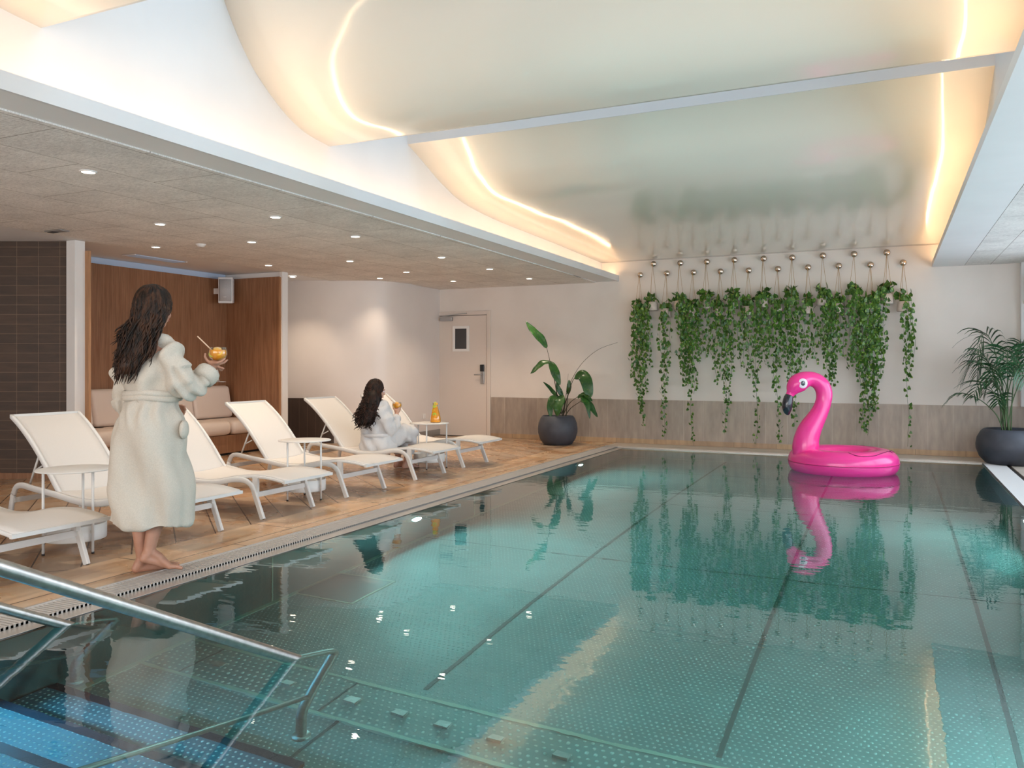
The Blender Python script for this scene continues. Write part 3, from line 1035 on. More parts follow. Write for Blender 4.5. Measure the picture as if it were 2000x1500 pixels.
MB().box(-0.11, 0.11, 0.385, 0.4, -0.008, 0.001).build('frame_end', M['plaster'], vt)
tag(vt, 'narrow slotted air vent in the niche ceiling', 'vent')

# loudspeaker in the niche corner
sp = empty('loudspeaker', (-8.55, 8.80, 2.27), YAW + R(6))
bz = MB()
bz.add([(-0.10, -0.08, -0.185), (0.10, -0.08, -0.185), (0.085, 0.09, -0.17), (-0.085, 0.09, -0.17), (-0.10, -0.08, 0.185), (0.10, -0.08, 0.185), (0.085, 0.09, 0.17), (-0.085, 0.09, 0.17)],
       [(0, 3, 2, 1), (4, 5, 6, 7), (0, 1, 5, 4), (1, 2, 6, 5), (2, 3, 7, 6), (3, 0, 4, 7)], False)
bz.build('cabinet', M['whitepl'], sp, bevel=0.012)
gr = MB()
rr = []
for i in range(9):
    a = -1 + i / 4
    rr.append([(0.085 * a + 0.0, -0.082 - 0.018 * (1 - a * a), -0.155), (0.085 * a, -0.082 - 0.018 * (1 - a * a), 0.155)])
gr.grid(rr).build('grille', M['mesh_grey'], sp, solid=0.004)
MB().box(-0.018, 0.018, -0.106, -0.1, -0.10, -0.094).build('badge', M['whitepl'], sp)
MB().bar((0, 0.05, 0), (-0.20, 0.115, 0.0), 0.03, 0.08).build('bracket', M['whitepl'], sp)
tag(sp, 'white loudspeaker with grey grille mounted high in the niche corner', 'speaker')

# bench in the niche
bn = empty('upholstered_bench', (-8.4, 7.5, 0))
tag(bn, 'long built-in bench with cream padded seat and back in the timber niche', 'bench')
MB().box(-0.36, 0.30, -1.48, 1.51, 0.03, 0.27).build('base', M['wood'], bn, bevel=0.003)
MB().box(-0.34, 0.26, -1.48, 1.51, 0.0, 0.03).build('plinth', M['gap'], bn)
ys = [-1.48, -0.05, 1.51]
for a, b in zip([-1.48, -0.72, 0.9], [-0.725, 0.895, 1.51]):
    MB().box(-0.36, 0.36, a, b, 0.272, 0.465).build('seat_cushion', M['leather'], bn, bevel=0.075)
for a, b in zip([-1.48, -0.79, 0.76 - 0.0], [-0.795, 0.755, 1.46]):
    o = MB()
    rws = []
    o.add([(-0.37, a, 0.47), (-0.16, a, 0.47), (-0.24, a, 0.92), (-0.37, a, 0.92), (-0.37, b, 0.47), (-0.16, b, 0.47), (-0.24, b, 0.92), (-0.37, b, 0.92)],
          [(0, 1, 2, 3), (4, 7, 6, 5), (0, 4, 5, 1), (1, 5, 6, 2), (2, 6, 7, 3), (3, 7, 4, 0)], False)
    o.build('back_cushion', M['leather'], bn, bevel=0.05)

# door
dr = empty('door_1', (-6.64, YB, 0))
dr['kind'] = 'structure'
dr['label'] = 'plain beige door with a small window in the back wall'
MB().box(-0.545, -0.485, -0.03, 0, 0, 2.135).box(0.465, 0.53, -0.03, 0, 0, 2.135).box(-0.485, 0.465, -0.03, 0, 2.07, 2.135).build('door_frame', M['doorpaint'], dr, bevel=0.003)
MB().box(-0.475, 0.455, -0.015, 0.0, 0.012, 2.06).build('door_leaf', M['doorpaint'], dr)
MB().box(-0.483, 0.463, -0.006, -0.001, 0.0, 2.068).build('shadow_gap', M['gap'], dr)
wf = MB()
wx0, wx1, wz0, wz1 = -0.19, 0.125, 1.45, 1.885
for x0, x1, z0, z1 in ((wx0, wx0 + 0.045, wz0, wz1), (wx1 - 0.045, wx1, wz0, wz1), (wx0 + 0.045, wx1 - 0.045, wz0, wz0 + 0.045), (wx0 + 0.045, wx1 - 0.045, wz1 - 0.045, wz1)):
    wf.box(x0, x1, -0.032, -0.012, z0, z1)
o = wf.build('window_frame', M['plaster'], dr)
MB().box(wx0 + 0.04, wx1 - 0.04, -0.02, -0.016, wz0 + 0.04, wz1 - 0.04).build('window_pane', M['darkglass'], dr)
hp = MB().box(0.345, 0.415, -0.035, -0.014, 0.90, 1.2).build('lock_plate', M['greymetal'], dr, bevel=0.006)
MB().box(0.345, 0.42, -0.055, -0.03, 1.11, 1.225).build('card_reader', M['black'], dr, bevel=0.01)
MB().tube([(0.38, -0.03, 1.055), (0.38, -0.075, 1.055), (0.36, -0.085, 1.055), (0.255, -0.085, 1.055)], 0.01, 10).build('door_handle', M['greymetal'], dr)
MB().box(-0.42, -0.19, -0.07, -0.015, 1.975, 2.04).build('door_closer', M['greymetal'], dr, bevel=0.006)
MB().bar((-0.38, -0.055, 2.06), (0.09, -0.05, 2.1), 0.022, 0.012).build('closer_arm', M['greymetal'], dr)
for z in (0.3, 1.05, 1.62, 1.82):
    MB().tube([(-0.478, -0.022, z), (-0.478, -0.022, z + 0.07)], 0.009, 8).build('hinge', M['doorpaint'], dr)
sk = empty('wall_socket', (-7.078, 11.75, 0.36))
MB().box(-0.0, 0.014, -0.042, 0.042, -0.042, 0.042).build('cover_plate', M['plaster'], sk, bevel=0.005)
MB().box(0.012, 0.016, -0.02, 0.02, -0.02, 0.02).build('insert', M['whitepl'], sk)
tag(sk, 'small white wall socket low on the curved wall left of the door', 'socket')
bx = empty('wall_cabinet', (1.66, YB - 0.2, 2.16))
MB().box(-0.12, 0.2, -0.08, 0.08, -0.16, 0.16).build('body', M['softpaint'], bx, bevel=0.006)
MB().box(-0.125, 0.205, -0.085, 0.08, 0.13, 0.165).build('edge_cap', M['plaster'], bx)
MB().box(-0.125, 0.205, -0.085, 0.08, -0.165, -0.13).build('edge_cap', M['plaster'], bx)
tag(bx, 'small grey box with white end caps high in the far right corner', 'wall box')


# ================================================================== LOUNGERS
def lounger_proto():
    t = empty('sun_lounger', (0, 0, 0))      # origin: middle between the two front feet
    W2 = 0.305
    rail = [(-1.46, 0.0), (-1.435, 0.16), (-1.41, 0.26), (-1.375, 0.315), (-1.31, 0.333), (-1.2, 0.318), (-0.95, 0.288), (-0.75, 0.258), (-0.6, 0.25), (-0.45, 0.262), (-0.33, 0.287), (-0.24, 0.297), (-0.165, 0.287), (-0.115, 0.255), (-0.09, 0.215)]
    for s in (-1, 1):
        MB().sweep_xz([tuple(p) for p in cat(rail[2:], 4)], 0.024, 0.042, s * W2).build('side_rail', M['white_metal'], t)
        MB().sweep_xz([(-1.41, 0.262), (-1.435, 0.16), (-1.46, 0.0)], 0.024, 0.042, s * W2).build('leg', M['white_metal'], t)
        MB().sweep_xz([(-0.092, 0.22), (0.0, 0.0)], 0.026, 0.044, s * W2, False).build('leg', M['white_metal'], t)
    MB().bar((-0.085, -W2, 0.185), (-0.085, W2, 0.185), 0.02, 0.04).build('crossbar', M['white_metal'], t)
    MB().bar((-1.40, -W2, 0.22), (-1.40, W2, 0.22), 0.02, 0.036).build('crossbar', M['white_metal'], t)
    MB().bar((-0.7, -W2, 0.235), (-0.7, W2, 0.235), 0.02, 0.03).build('crossbar', M['white_metal'], t)
    # seat sling
    seat = [(-0.965, 0.302), (-0.85, 0.285), (-0.7, 0.272), (-0.58, 0.272), (-0.45, 0.286), (-0.32, 0.312), (-0.18, 0.33), (-0.05, 0.334), (0.08, 0.325), (0.2, 0.306)]
    sp_ = cat(seat, 4)
    rows = []
    for p in sp_:
        rows.append([(p[0], y, p[1] - 0.02 * (1 - (y / 0.285) ** 2) * 0.8 + 0.006) for y in np.linspace(-0.287, 0.287, 9)])
    MB().grid(rows).build('seat_sling', M['sling'], t, solid=0.006)
    for s in (-1, 1):
        o = MB().sweep_xz([tuple(p + np.array([0, -0.008])) for p in sp_], 0.022, 0.022, s * 0.288).build('seat_edge_tube', M['white_metal'], t)
    MB().bar((0.2, -0.3, 0.298), (0.2, 0.3, 0.298), 0.022, 0.022).build('foot_bar', M['white_metal'], t)
    for s in (-1, 1):
        MB().box(-0.11, -0.06, s * 0.29 - 0.012, s * 0.29 + 0.012, 0.2, 0.325).build('seat_bracket', M['white_metal'], t)
    # back
    back = [(-0.955, 0.298), (-1.02, 0.375), (-1.1, 0.475), (-1.2, 0.59), (-1.3, 0.69), (-1.4, 0.775), (-1.485, 0.835)]
    bp = cat(back, 4)
    rows = []
    for p in bp:
        rows.append([(p[0] - 0.018 * (1 - (y / 0.27) ** 2) * -0.5, y, p[1] - 0.012 * (1 - (y / 0.27) ** 2)) for y in np.linspace(-0.272, 0.272, 9)])
    bk = MB().grid(rows).build('backrest', M['sling'], t, solid=0.006)
    for s in (-1, 1):
        MB().sweep_xz([tuple(p + np.array([0.006, -0.008])) for p in bp], 0.024, 0.034, s * 0.272).build('backrest_tube', M['white_metal'], bk)
    MB().bar((-1.48, -0.28, 0.832), (-1.48, 0.28, 0.832), 0.02, 0.02).build('backrest_bar', M['white_metal'], bk)
    for s in (-1, 1):
        MB().tube([(-1.2, s * 0.25, 0.56), (-1.31, s * 0.25, 0.325)], 0.008, 8).build('back_support', M['white_metal'], t)
        MB().tube([(-1.265, s * 0.25, 0.43), (-1.17, s * 0.25, 0.475)], 0.006, 6).build('support_link', M['white_metal'], t)
    return t


lg = lounger_proto()
LY = [(8.79, -4.565, 'empty white sun lounger farthest from the camera, behind the carafe table'),
      (7.65, -4.525, 'white sun lounger with the seated woman in a white bathrobe on it'),
      (6.415, -4.495, 'empty white sun lounger directly behind the middle side table'),
      (5.28, -4.46, 'white sun lounger behind the standing woman, its foot end showing right of her'),
      (4.19, -4.42, 'white sun lounger at far left with its tall backrest left of the standing woman'),
      (3.09, -4.41, 'white sun lounger cut off by the left picture edge, only its foot end visible')]
for i, (yc, xf, lb) in enumerate(LY):
    o = lg if i == 0 else copy_tree(lg)
    o.location = (xf, yc, 0)
    tag(o, lb, 'sun lounger', 'sun loungers beside the pool')


def table_proto():
    t = empty('side_table', (0, 0, 0))
    MB().lathe([(0.0, 0.53), (0.232, 0.53), (0.235, 0.527), (0.232, 0.522), (0.0, 0.522)], seg=48).build('table_top', M['white_metal'], t)
    for a in (-98, -8, 130):
        c_, s_ = math.cos(R(a)), math.sin(R(a))
        lgx = MB().tube([(0.205 * c_, 0.205 * s_, 0.0), (0.205 * c_, 0.205 * s_, 0.523)], 0.0085, 10).build('leg', M['white_metal'], t)
        MB().tube([(0.205 * c_, 0.205 * s_, 0.0), (0.205 * c_, 0.205 * s_, 0.012)], 0.0095, 10).build('foot_cap', M['black'], lgx)
        MB().bar((0.18 * c_, 0.18 * s_, 0.14), (0.2 * c_, 0.2 * s_, 0.14), 0.012, 0.02).build('basket_clip', M['white_metal'], t)
    MB().lathe([(0.0, 0.075), (0.185, 0.075), (0.187, 0.08), (0.187, 0.175), (0.181, 0.175), (0.181, 0.083), (0.0, 0.083)], seg=48).build('storage_tray', M['white_metal'], t)
    return t


tb = table_proto()
for i, (x, y, lb) in enumerate([(-4.84, 3.64, 'round white side table with a tray, partly hidden behind the standing woman'),
                                (-4.835, 5.94, 'round white side table with a tray in front of the empty middle lounger'),
                                (-4.95, 8.34, 'round white side table carrying the carafe of orange drink')]):
    o = tb if i == 0 else copy_tree(tb)
    o.location = (x, y, 0)
    o.rotation_euler = (0, 0, (0, 0, R(30))[i])
    tag(o, lb, 'side table', 'round side tables between the loungers')

# carafe
cf = empty('carafe', (-4.90, 8.40, 0.53))
tag(cf, 'glass carafe of orange drink with fruit slices on the far side table', 'carafe')
MB().lathe([(0.0, 0.002), (0.062, 0.002), (0.066, 0.01), (0.062, 0.06), (0.048, 0.12), (0.034, 0.175), (0.03, 0.2), (0.036, 0.235), (0.0345, 0.235), (0.028, 0.2)], seg=32).build('glass_body', M['glass'], cf)
MB().lathe([(0.0, 0.006), (0.060, 0.006), (0.063, 0.012), (0.059, 0.06), (0.045, 0.12), (0.031, 0.175), (0.027, 0.198), (0.0, 0.198)], seg=32).build('orange_drink', M['juice'], cf)
for i, (x, y, z, rx, rz) in enumerate([(0.012, -0.045, 0.10, 80, 20), (-0.01, -0.034, 0.15, 75, -20), (0.0, -0.024, 0.195, 60, 10), (0.01, 0.0, 0.222, 40, 40), (-0.012, 0.0, 0.228, 50, -30)]):
    s = MB().lathe([(0.0, 0.003), (0.021, 0.003), (0.024, 0.0), (0.021, -0.003), (0.0, -0.003)], seg=18)
    o = s.build('fruit_slice', M['orange_slice'] if i % 2 else M['lime_slice'], cf)
    o.location = (x, y, z)
    o.rotation_euler = (R(rx), 0, R(rz))

# ================================================================== POTTED PLANTS
def pot_mesh(r, h):
    return [(0.0, 0.0), (r * 0.62, 0.0), (r * 0.72, h * 0.02), (r * 0.9, h * 0.2), (r * 0.99, h * 0.42), (r, h * 0.55), (r * 0.96, h * 0.75), (r * 0.86, h * 0.92), (r * 0.78, h * 0.99), (r * 0.76, h), (r * 0.72, h * 0.99), (r * 0.72, h * 0.9), (0.0, h * 0.9)]


def blade(path, wmax, normal, fold=0.25, wave=0.0, shape='ovate', droopv=0.0):
    """leaf blade along a path; normal = facing direction"""
    P = cat(path, 7)
    n = len(P)
    rows = []
    nm = Vector(normal).normalized()
    for i, p in enumerate(P):
        t = i / (n - 1)
        a = Vector(P[max(i - 1, 0)])
        b = Vector(P[min(i + 1, n - 1)])
        tg = (b - a).normalized()
        sd = tg.cross(nm)
        if sd.length < 1e-4:
            sd = tg.orthogonal()
        sd.normalize()
        up = sd.cross(tg).normalized()
        wd = wmax * (math.sin(PI * t ** 0.8) ** 0.8 if 0 < t < 1 else 0.0) + 0.0012
        row = []
        for u in (-1, -0.55, 0, 0.55, 1):
            off = up * (abs(u) * wd * fold + wave * wd * math.sin(t * 17 + u * 2.0) * abs(u))
            row.append(Vector(p) + sd * (u * wd) + off)
        rows.append(row)
    return MB().grid(rows)


# strelitzia-like plant, left of the planters
PLX, PLY = -4.64, 11.66
pt = empty('potted_plant', (PLX, PLY, 0))
tag(pt, 'tall broad-leaved plant in a round charcoal pot beside the far left pool corner', 'potted plant')
MB().lathe(pot_mesh(0.305, 0.44), seg=48).build('pot', M['ceramic'], pt)
MB().lathe([(0.0, 0.42), (0.225, 0.41)], seg=32).build('soil', M['soil'], pt)


def W2L(u, v, yoff=0.0):
    """photo position on the plane through the pot -> local coords"""
    s = (u - 1000) / 1594
    r = np.array([-sa + s * ca, ca + s * sa, -(v - 715) / 1594])
    k = (PLY + yoff) / r[1]
    return (k * r[0] - PLX, yoff, 1.2 + k * r[2])


base_uv = (1096, 806)


def stemleaf(stem, leaf, wd, y0=0.0, y1=0.0, nm=(0.2, -1, 0.3), sr=0.008, wave=0.12):
    sp_ = [W2L(u, v, y0 + (y1 - y0) * i / max(1, len(stem) - 1)) for i, (u, v) in enumerate(stem)]
    if sp_:
        pth = cat(sp_, 6)
        MB().tube(pth, [sr * (1 - 0.55 * i / len(pth)) for i in range(len(pth))], 6).build('stem', M['stem'], pt)
    if leaf:
        lp = [W2L(u, v, y1 + dy) for (u, v, dy) in leaf]
        blade(lp, wd * 1.2, nm, wave=wave).build('leaf', M['bigleaf'], pt, solid=0.0015)


stemleaf([(1096, 808), (1088, 770), (1080, 730), (1068, 680)], [(1068, 680, 0), (1056, 662, -0.03), (1040, 645, -0.05), (1027, 628, -0.06)], 0.055, nm=(0.75, -1, 0.6))
stemleaf([(1092, 808), (1086, 760), (1076, 708)], [(1078, 708, 0), (1060, 710, -0.05), (1046, 722, -0.09), (1036, 730, -0.1)], 0.052, y1=-0.05, nm=(0, -0.8, 0.9))
stemleaf([], [(1074, 706, -0.1), (1082, 722, -0.13), (1088, 738, -0.14), (1094, 752, -0.13)], 0.055, nm=(0.5, -1, 0.2))
stemleaf([(1100, 808), (1106, 770), (1120, 735), (1140, 706), (1170, 682), (1206, 669)], [], 0, sr=0.005)
stemleaf([(1098, 808), (1108, 775), (1118, 745), (1126, 735)], [(1122, 738, 0), (1136, 733, -0.07), (1145, 745, -0.13), (1150, 770, -0.15), (1148, 775, -0.15)], 0.075, y1=-0.08, nm=(0.3, -1, 0.5))
stemleaf([], [(1128, 736, -0.12), (1143, 738, -0.13), (1150, 744, -0.14), (1155, 753, -0.14)], 0.045, nm=(0.3, -1, 0.9))
stemleaf([(1100, 810), (1112, 788), (1128, 775)], [(1128, 775, 0), (1138, 776, -0.06), (1147, 792, -0.12), (1152, 818, -0.14)], 0.042, y1=-0.05, nm=(0.8, -1, 0.3))
stemleaf([(1104, 812), (1115, 797), (1134, 784)], [(1134, 782, 0), (1146, 785, -0.02), (1157, 800, -0.03), (1167, 815, -0.03)], 0.045, y1=0.05, nm=(0.8, -1, 0.6))
stemleaf([], [(1132, 772, -0.08), (1142, 770, -0.1), (1150, 777, -0.12), (1157, 784, -0.13)], 0.03, nm=(0.5, -1, 0.9))
stemleaf([(1094, 808), (1092, 790)], [(1092, 778, 0), (1082, 768, -0.02), (1072, 756, -0.03), (1061, 746, -0.03)], 0.026, nm=(0.7, -1, 0.5))
stemleaf([(1094, 812), (1090, 795), (1086, 775)], [(1088, 774, 0), (1080, 780, -0.1), (1075, 797, -0.16), (1076, 816, -0.17)], 0.052, y1=-0.05, nm=(0.2, -1, 0.3))
stemleaf([(1098, 812), (1096, 780), (1094, 770)], [(1096, 772, 0), (1094, 782, -0.09), (1090, 798, -0.15), (1088, 813, -0.15)], 0.07, y1=-0.08, nm=(0, -1, 0.3))
stemleaf([(1100, 812), (1104, 785), (1100, 775)], [(1099, 776, 0), (1094, 766, -0.03), (1090, 757, -0.04), (1087, 746, -0.04)], 0.032, nm=(0.5, -1, 0.2))
stemleaf([(1106, 812), (1108, 780), (1112, 765)], [(1109, 770, 0), (1111, 760, -0.03), (1112, 750, -0.03), (1111, 742, -0.03)], 0.03, nm=(0.2, -1, 0.2))
stemleaf([(1098, 810), (1104, 780), (1110, 730)], [], 0, sr=0.003)

# palm
pm = empty('potted_palm', (1.34, 11.66, 0))
tag(pm, 'feathery palm in a wide charcoal pot at the right picture edge', 'potted plant')
MB().lathe(pot_mesh(0.385, 0.43), seg=56).build('pot', M['ceramic'], pm)
MB().lathe([(0.0, 0.405), (0.285, 0.395)], seg=32).build('soil', M['soil'], pm)
rnd = random.Random(11)


def frond(az, reach, height, base=(0, 0), ll=0.26, nleaf=16, start=0.42, curl=0.25):
    bx_, by_ = base
    dxx, dyy = math.cos(az), math.sin(az)
    pts = [(bx_, by_, 0.40), (bx_ + dxx * reach * 0.12, by_ + dyy * reach * 0.12, 0.40 + height * 0.45), (bx_ + dxx * reach * 0.42, by_ + dyy * reach * 0.42, 0.40 + height * 0.85), (bx_ + dxx * reach * 0.75, by_ + dyy * reach * 0.75, 0.40 + height), (bx_ + dxx * reach, by_ + dyy * reach, 0.40 + height * (1 - curl))]
    P = cat(pts, 8)
    n = len(P)
    st_ = MB().tube(P, [0.008 * (1 - 0.75 * i / n) for i in range(n)], 6)
    fr = st_.build('frond', M['palmstem'], pm)
    b = MB()
    for i in range(nleaf):
        t = start + (1 - start) * (i + 0.5) / nleaf
        k = min(int(t * (n - 1)), n - 2)
        p = Vector(P[k]).lerp(Vector(P[k + 1]), t * (n - 1) - k)
        tg = (Vector(P[k + 1]) - Vector(P[k])).normalized()
        side = tg.cross(Vector((0, 0, 1)))
        if side.length < 0.05:
            side = Vector((-dyy, dxx, 0))
        side.normalize()
        upv = side.cross(tg).normalized()
        L = ll * (0.55 + 0.9 * math.sin(PI * min(1, 0.15 + 0.8 * (t - start) / (1 - start)))) * rnd.uniform(0.85, 1.1)
        for s in (-1, 1):
            d = (tg * 0.75 + side * s * 0.85 + upv * 0.18).normalized()
            q = [p]
            for j in range(1, 6):
                d2 = (d + Vector((0, 0, -0.07 * j - 0.03 * j * j))).normalized()
                q.append(q[-1] + d2 * (L / 5))
            wds = [0.002, 0.008, 0.0105, 0.009, 0.005, 0.0008]
            rws = []
            for j, c in enumerate(q):
                tt = (q[min(j + 1, 5)] - q[max(j - 1, 0)]).normalized()
                wv = tt.cross(upv)
                if wv.length < 0.1:
                    wv = side
                wv.normalize()
                rws.append([c - wv * wds[j], c + Vector((0, 0, -0.003)), c + wv * wds[j]])
            b.grid(rws)
    b.build('leaflets', M['palm'], fr)


for az, re_, he, ll in [(205, 0.36, 1.20, 0.30), (186, 0.50, 0.84, 0.26), (172, 0.42, 0.98, 0.25), (218, 0.46, 0.60, 0.22), (240, 0.35, 0.80, 0.22), (150, 0.3, 0.9, 0.24), (190, 0.28, 0.62, 0.2), (178, 0.62, 0.46, 0.15), (300, 0.35, 0.8, 0.22), (340, 0.38, 1.10, 0.26), (10, 0.4, 0.8, 0.22), (60, 0.4, 1.1, 0.22), (245, 0.2, 0.45, 0.14), (262, 0.24, 1.0, 0.22)]:
    frond(R(az), re_, he, (rnd.uniform(-0.10, 0.0), rnd.uniform(-0.07, 0.07)), ll, 12 if he > 0.6 else 9, 0.42)

# ================================================================== HANGING PLANTERS
hook_lo = [(-3.51, 2.606), (-3.094, 2.612), (-2.689, 2.606), (-2.288, 2.601), (-1.883, 2.597), (-1.475, 2.598), (-1.066, 2.6), (-0.661, 2.6), (-0.255, 2.594), (0.151, 2.6)]
hook_up = [(-3.301, 2.765), (-2.89, 2.757), (-2.491, 2.755), (-2.088, 2.76), (-1.674, 2.757), (-1.279, 2.75), (-0.869, 2.755), (-0.463, 2.753), (-0.051, 2.75)]
OR = ['leftmost', 'second from left', 'third from left', 'fourth from left', 'fifth from left', 'sixth from left', 'seventh from left', 'eighth from left', 'ninth from left', 'rightmost']
leafT = [(0, 0, 0), (0.32, -0.12, 0.05), (0.5, 0.2, 0.1), (0.36, 0.62, 0.06), (0.0, 1.08, -0.08), (-0.36, 0.62, 0.06), (-0.5, 0.2, 0.1), (-0.32, -0.12, 0.05), (0, 0.4, -0.04)]
leafF = [(0, 1, 2, 8), (8, 2, 3, 4), (4, 5, 6, 8), (8, 6, 7, 0)]
LT = np.array(leafT)


def add_leaf(b, p, size, yawd, pitch, roll, rg):
    m_ = (Matrix.Rotation(yawd, 3, 'Z') @ Matrix.Rotation(pitch, 3, 'X') @ Matrix.Rotation(roll, 3, 'Y'))
    vs = [m_ @ (Vector(v) * size) + p for v in leafT]
    b.add(vs, leafF, True)


def planter(i, x, zh, row, zpot, vines, label, seed, topbush=14):
    """vines: list of (dx, zbottom, density)"""
    rg = random.Random(seed)
    hk = empty('wall_hook', (x, YB, zh))
    tag(hk, 'polished round hook, %s in the %s row on the white wall' % (OR[i] if not (row == 'upper' and i == 8) else 'rightmost', row), 'wall hook', 'polished hooks above the hanging planters')
    MB().tube([(0, 0, 0), (0, -0.035, 0)], 0.012, 10).build('stem', M['chrome'], hk)
    MB().ell((0, -0.055, 0), 0.045, 0.034, 0.045, 20, 12).build('knob', M['chrome'], hk)
    MB().tube([(0, -0.085, 0.0), (0, -0.115, -0.002), (0, -0.122, 0.012)], 0.006, 8).build('peg', M['chrome'], hk)
    t = empty('hanging_planter', (x, YB - 0.115, zpot))
    tag(t, label, 'hanging planter', 'hanging planters on the back wall')
    pr, ph = 0.082, 0.135
    MB().lathe([(0.0, 0.0), (0.072, 0.0), (0.08, 0.01), (0.078, 0.07), (0.07, ph), (0.064, ph), (0.066, ph - 0.02), (0.0, ph - 0.02)], seg=28).build('pot', M['claypot'], t)
    MB().lathe([(0.0, ph - 0.016), (0.066, ph - 0.018)], seg=16).build('soil', M['soil'], t)
    a0 = rg.uniform(0, 6.28)
    for k in range(3):
        a = a0 + k * 2 * PI / 3
        q = (0.068 * math.cos(a), 0.068 * math.sin(a) * 0.95, ph - 0.004)
        MB().tube([q, (0, -0.004, zh - zpot - 0.004)], 0.0026, 6).build('cord', M['cord'], t)
    # vines with leaves
    vb_ = MB()
    lf = MB()
    for (dx_, zb, dens) in vines:
        z0 = ph + 0.01
        zb_ = zb - zpot
        a = rg.uniform(-PI, 0)
        px_, py_ = 0.05 * math.cos(a) * 0.6, -0.03
        rim = Vector((max(-0.085, min(0.085, dx_ * 0.6)), rg.uniform(-0.07, 0.02), ph + 0.03))
        L = z0 - zb_
        ns = max(5, int(L / 0.09))
        pts = [Vector((px_ * 0.3, py_ * 0.3, ph - 0.01)), rim]
        cx = dx_
        ph_ = rg.uniform(0, 6)
        for j in range(1, ns + 1):
            tt = j / ns
            zz = rim.z - (rim.z - zb_) * tt
            xx = rim.x + (cx - rim.x) * min(1, tt * 3) + 0.018 * math.sin(ph_ + tt * 9) + rg.uniform(-0.008, 0.008)
            yy = -0.055 + 0.02 * math.sin(ph_ * 2 + tt * 6)
            if tt < 0.12:
                yy -= 0.03
            pts.append(Vector((xx, min(0.06, yy), zz)))
        P = [Vector(p) for p in cat(pts, 3)]
        vb_.tube(P, 0.0022, 4, False)
        nl = int(L / 0.031 * dens)
        for j in range(nl):
            tt = ((j + rg.random()) / nl) ** 0.92
            k = min(int(tt * (len(P) - 1)), len(P) - 2)
            p = P[k].lerp(P[k + 1], rg.random())
            sz = rg.uniform(0.044, 0.074) * (1.0 - 0.35 * tt)
            sx = rg.choice((-1, 1))
            p2 = p + Vector((sx * rg.uniform(0.006, 0.04), -rg.uniform(0, 0.03), rg.uniform(-0.01, 0.012)))
            add_leaf(lf, p2, sz, PI + rg.uniform(-0.9, 0.9) + sx * 0.35, R(rg.uniform(55, 105)), rg.uniform(-0.5, 0.5), rg)
    for j in range(topbush):
        a = rg.uniform(0, 2 * PI)
        rr_ = rg.uniform(0.02, 0.11)
        p = Vector((rr_ * math.cos(a), rr_ * math.sin(a) * 0.6 - 0.01, ph + rg.uniform(0.0, 0.12)))
        vb_.tube([Vector((0, 0, ph - 0.02)), (p + Vector((0, 0, ph))) / 2 + Vector((0, 0, 0.01)), p], 0.002, 4, False)
        add_leaf(lf, p, rg.uniform(0.055, 0.085), rg.uniform(0, 6.28), R(rg.uniform(20, 100)), rg.uniform(-0.6, 0.6), rg)
    fo = vb_.build('vine_stems', M['palmstem'], t)
    lf.build('foliage', M['pothos'], t)


def ub(u, v):
    s = (u - 1000) / 1594
    r = np.array([-sa + s * ca, ca + s * sa, -(v - 715) / 1594])
    k = (YB - 0.13) / r[1]
    return k * r[0], 1.2 + k * r[2]


def V(x, lst):
    out = []
    for u, v, d in lst:
        xx, zz = ub(u, v)
        out.append((xx - x, zz, d))
    return out


lo_v = [
    ([(1243, 760, 1.6), (1250, 800, 1.5), (1257, 832, 1.3), (1237, 740, 1.3), (1263, 770, 1.4), (1270, 720, 1.2)], 'leftmost planter of the lower row, dense vines hanging almost to the wainscot'),
    ([(1298, 852, 1.0), (1303, 800, 1.0), (1292, 720, 1.0), (1310, 690, 0.8)], 'second planter from left in the lower row, one thin vine reaching far down'),
    ([(1352, 864, 0.9), (1345, 752, 1.4), (1356, 770, 1.3), (1336, 735, 1.2), (1365, 700, 1.2)], 'third planter from left in the lower row, long thin yellow-green vine'),
    ([(1400, 752, 1.0), (1410, 735, 1.5), (1420, 745, 1.4), (1398, 700, 1.2)], 'fourth planter from left in the lower row, bushy vines ending halfway'),
    ([(1462, 740, 1.0), (1470, 750, 1.1), (1456, 700, 1.2), (1450, 720, 1.0)], 'fifth planter from left in the lower row, loose vines of medium length'),
    ([(1520, 865, 1.1), (1512, 760, 1.2), (1524, 720, 1.4), (1506, 700, 1.1)], 'sixth planter from left in the lower row, a vine hanging behind the flamingo beak'),
    ([(1570, 720, 1.0), (1582, 700, 1.3), (1594, 712, 1.0), (1590, 690, 1.1)], 'seventh planter from left in the lower row, short airy vines'),
    ([(1632, 755, 1.2), (1624, 740, 1.1), (1640, 690, 1.2), (1618, 720, 0.9)], 'eighth planter from left in the lower row, vines ending just above the flamingo neck'),
    ([(1686, 840, 1.5), (1695, 850, 1.4), (1706, 800, 1.5), (1680, 760, 1.4), (1714, 740, 1.4), (1698, 720, 1.5)], 'ninth planter from left in the lower row, very long dense vines'),
    ([(1772, 872, 0.5), (1768, 728, 1.2), (1778, 740, 1.3), (1785, 700, 1.0)], 'rightmost planter, hanging alone with a single long thin vine'),
]
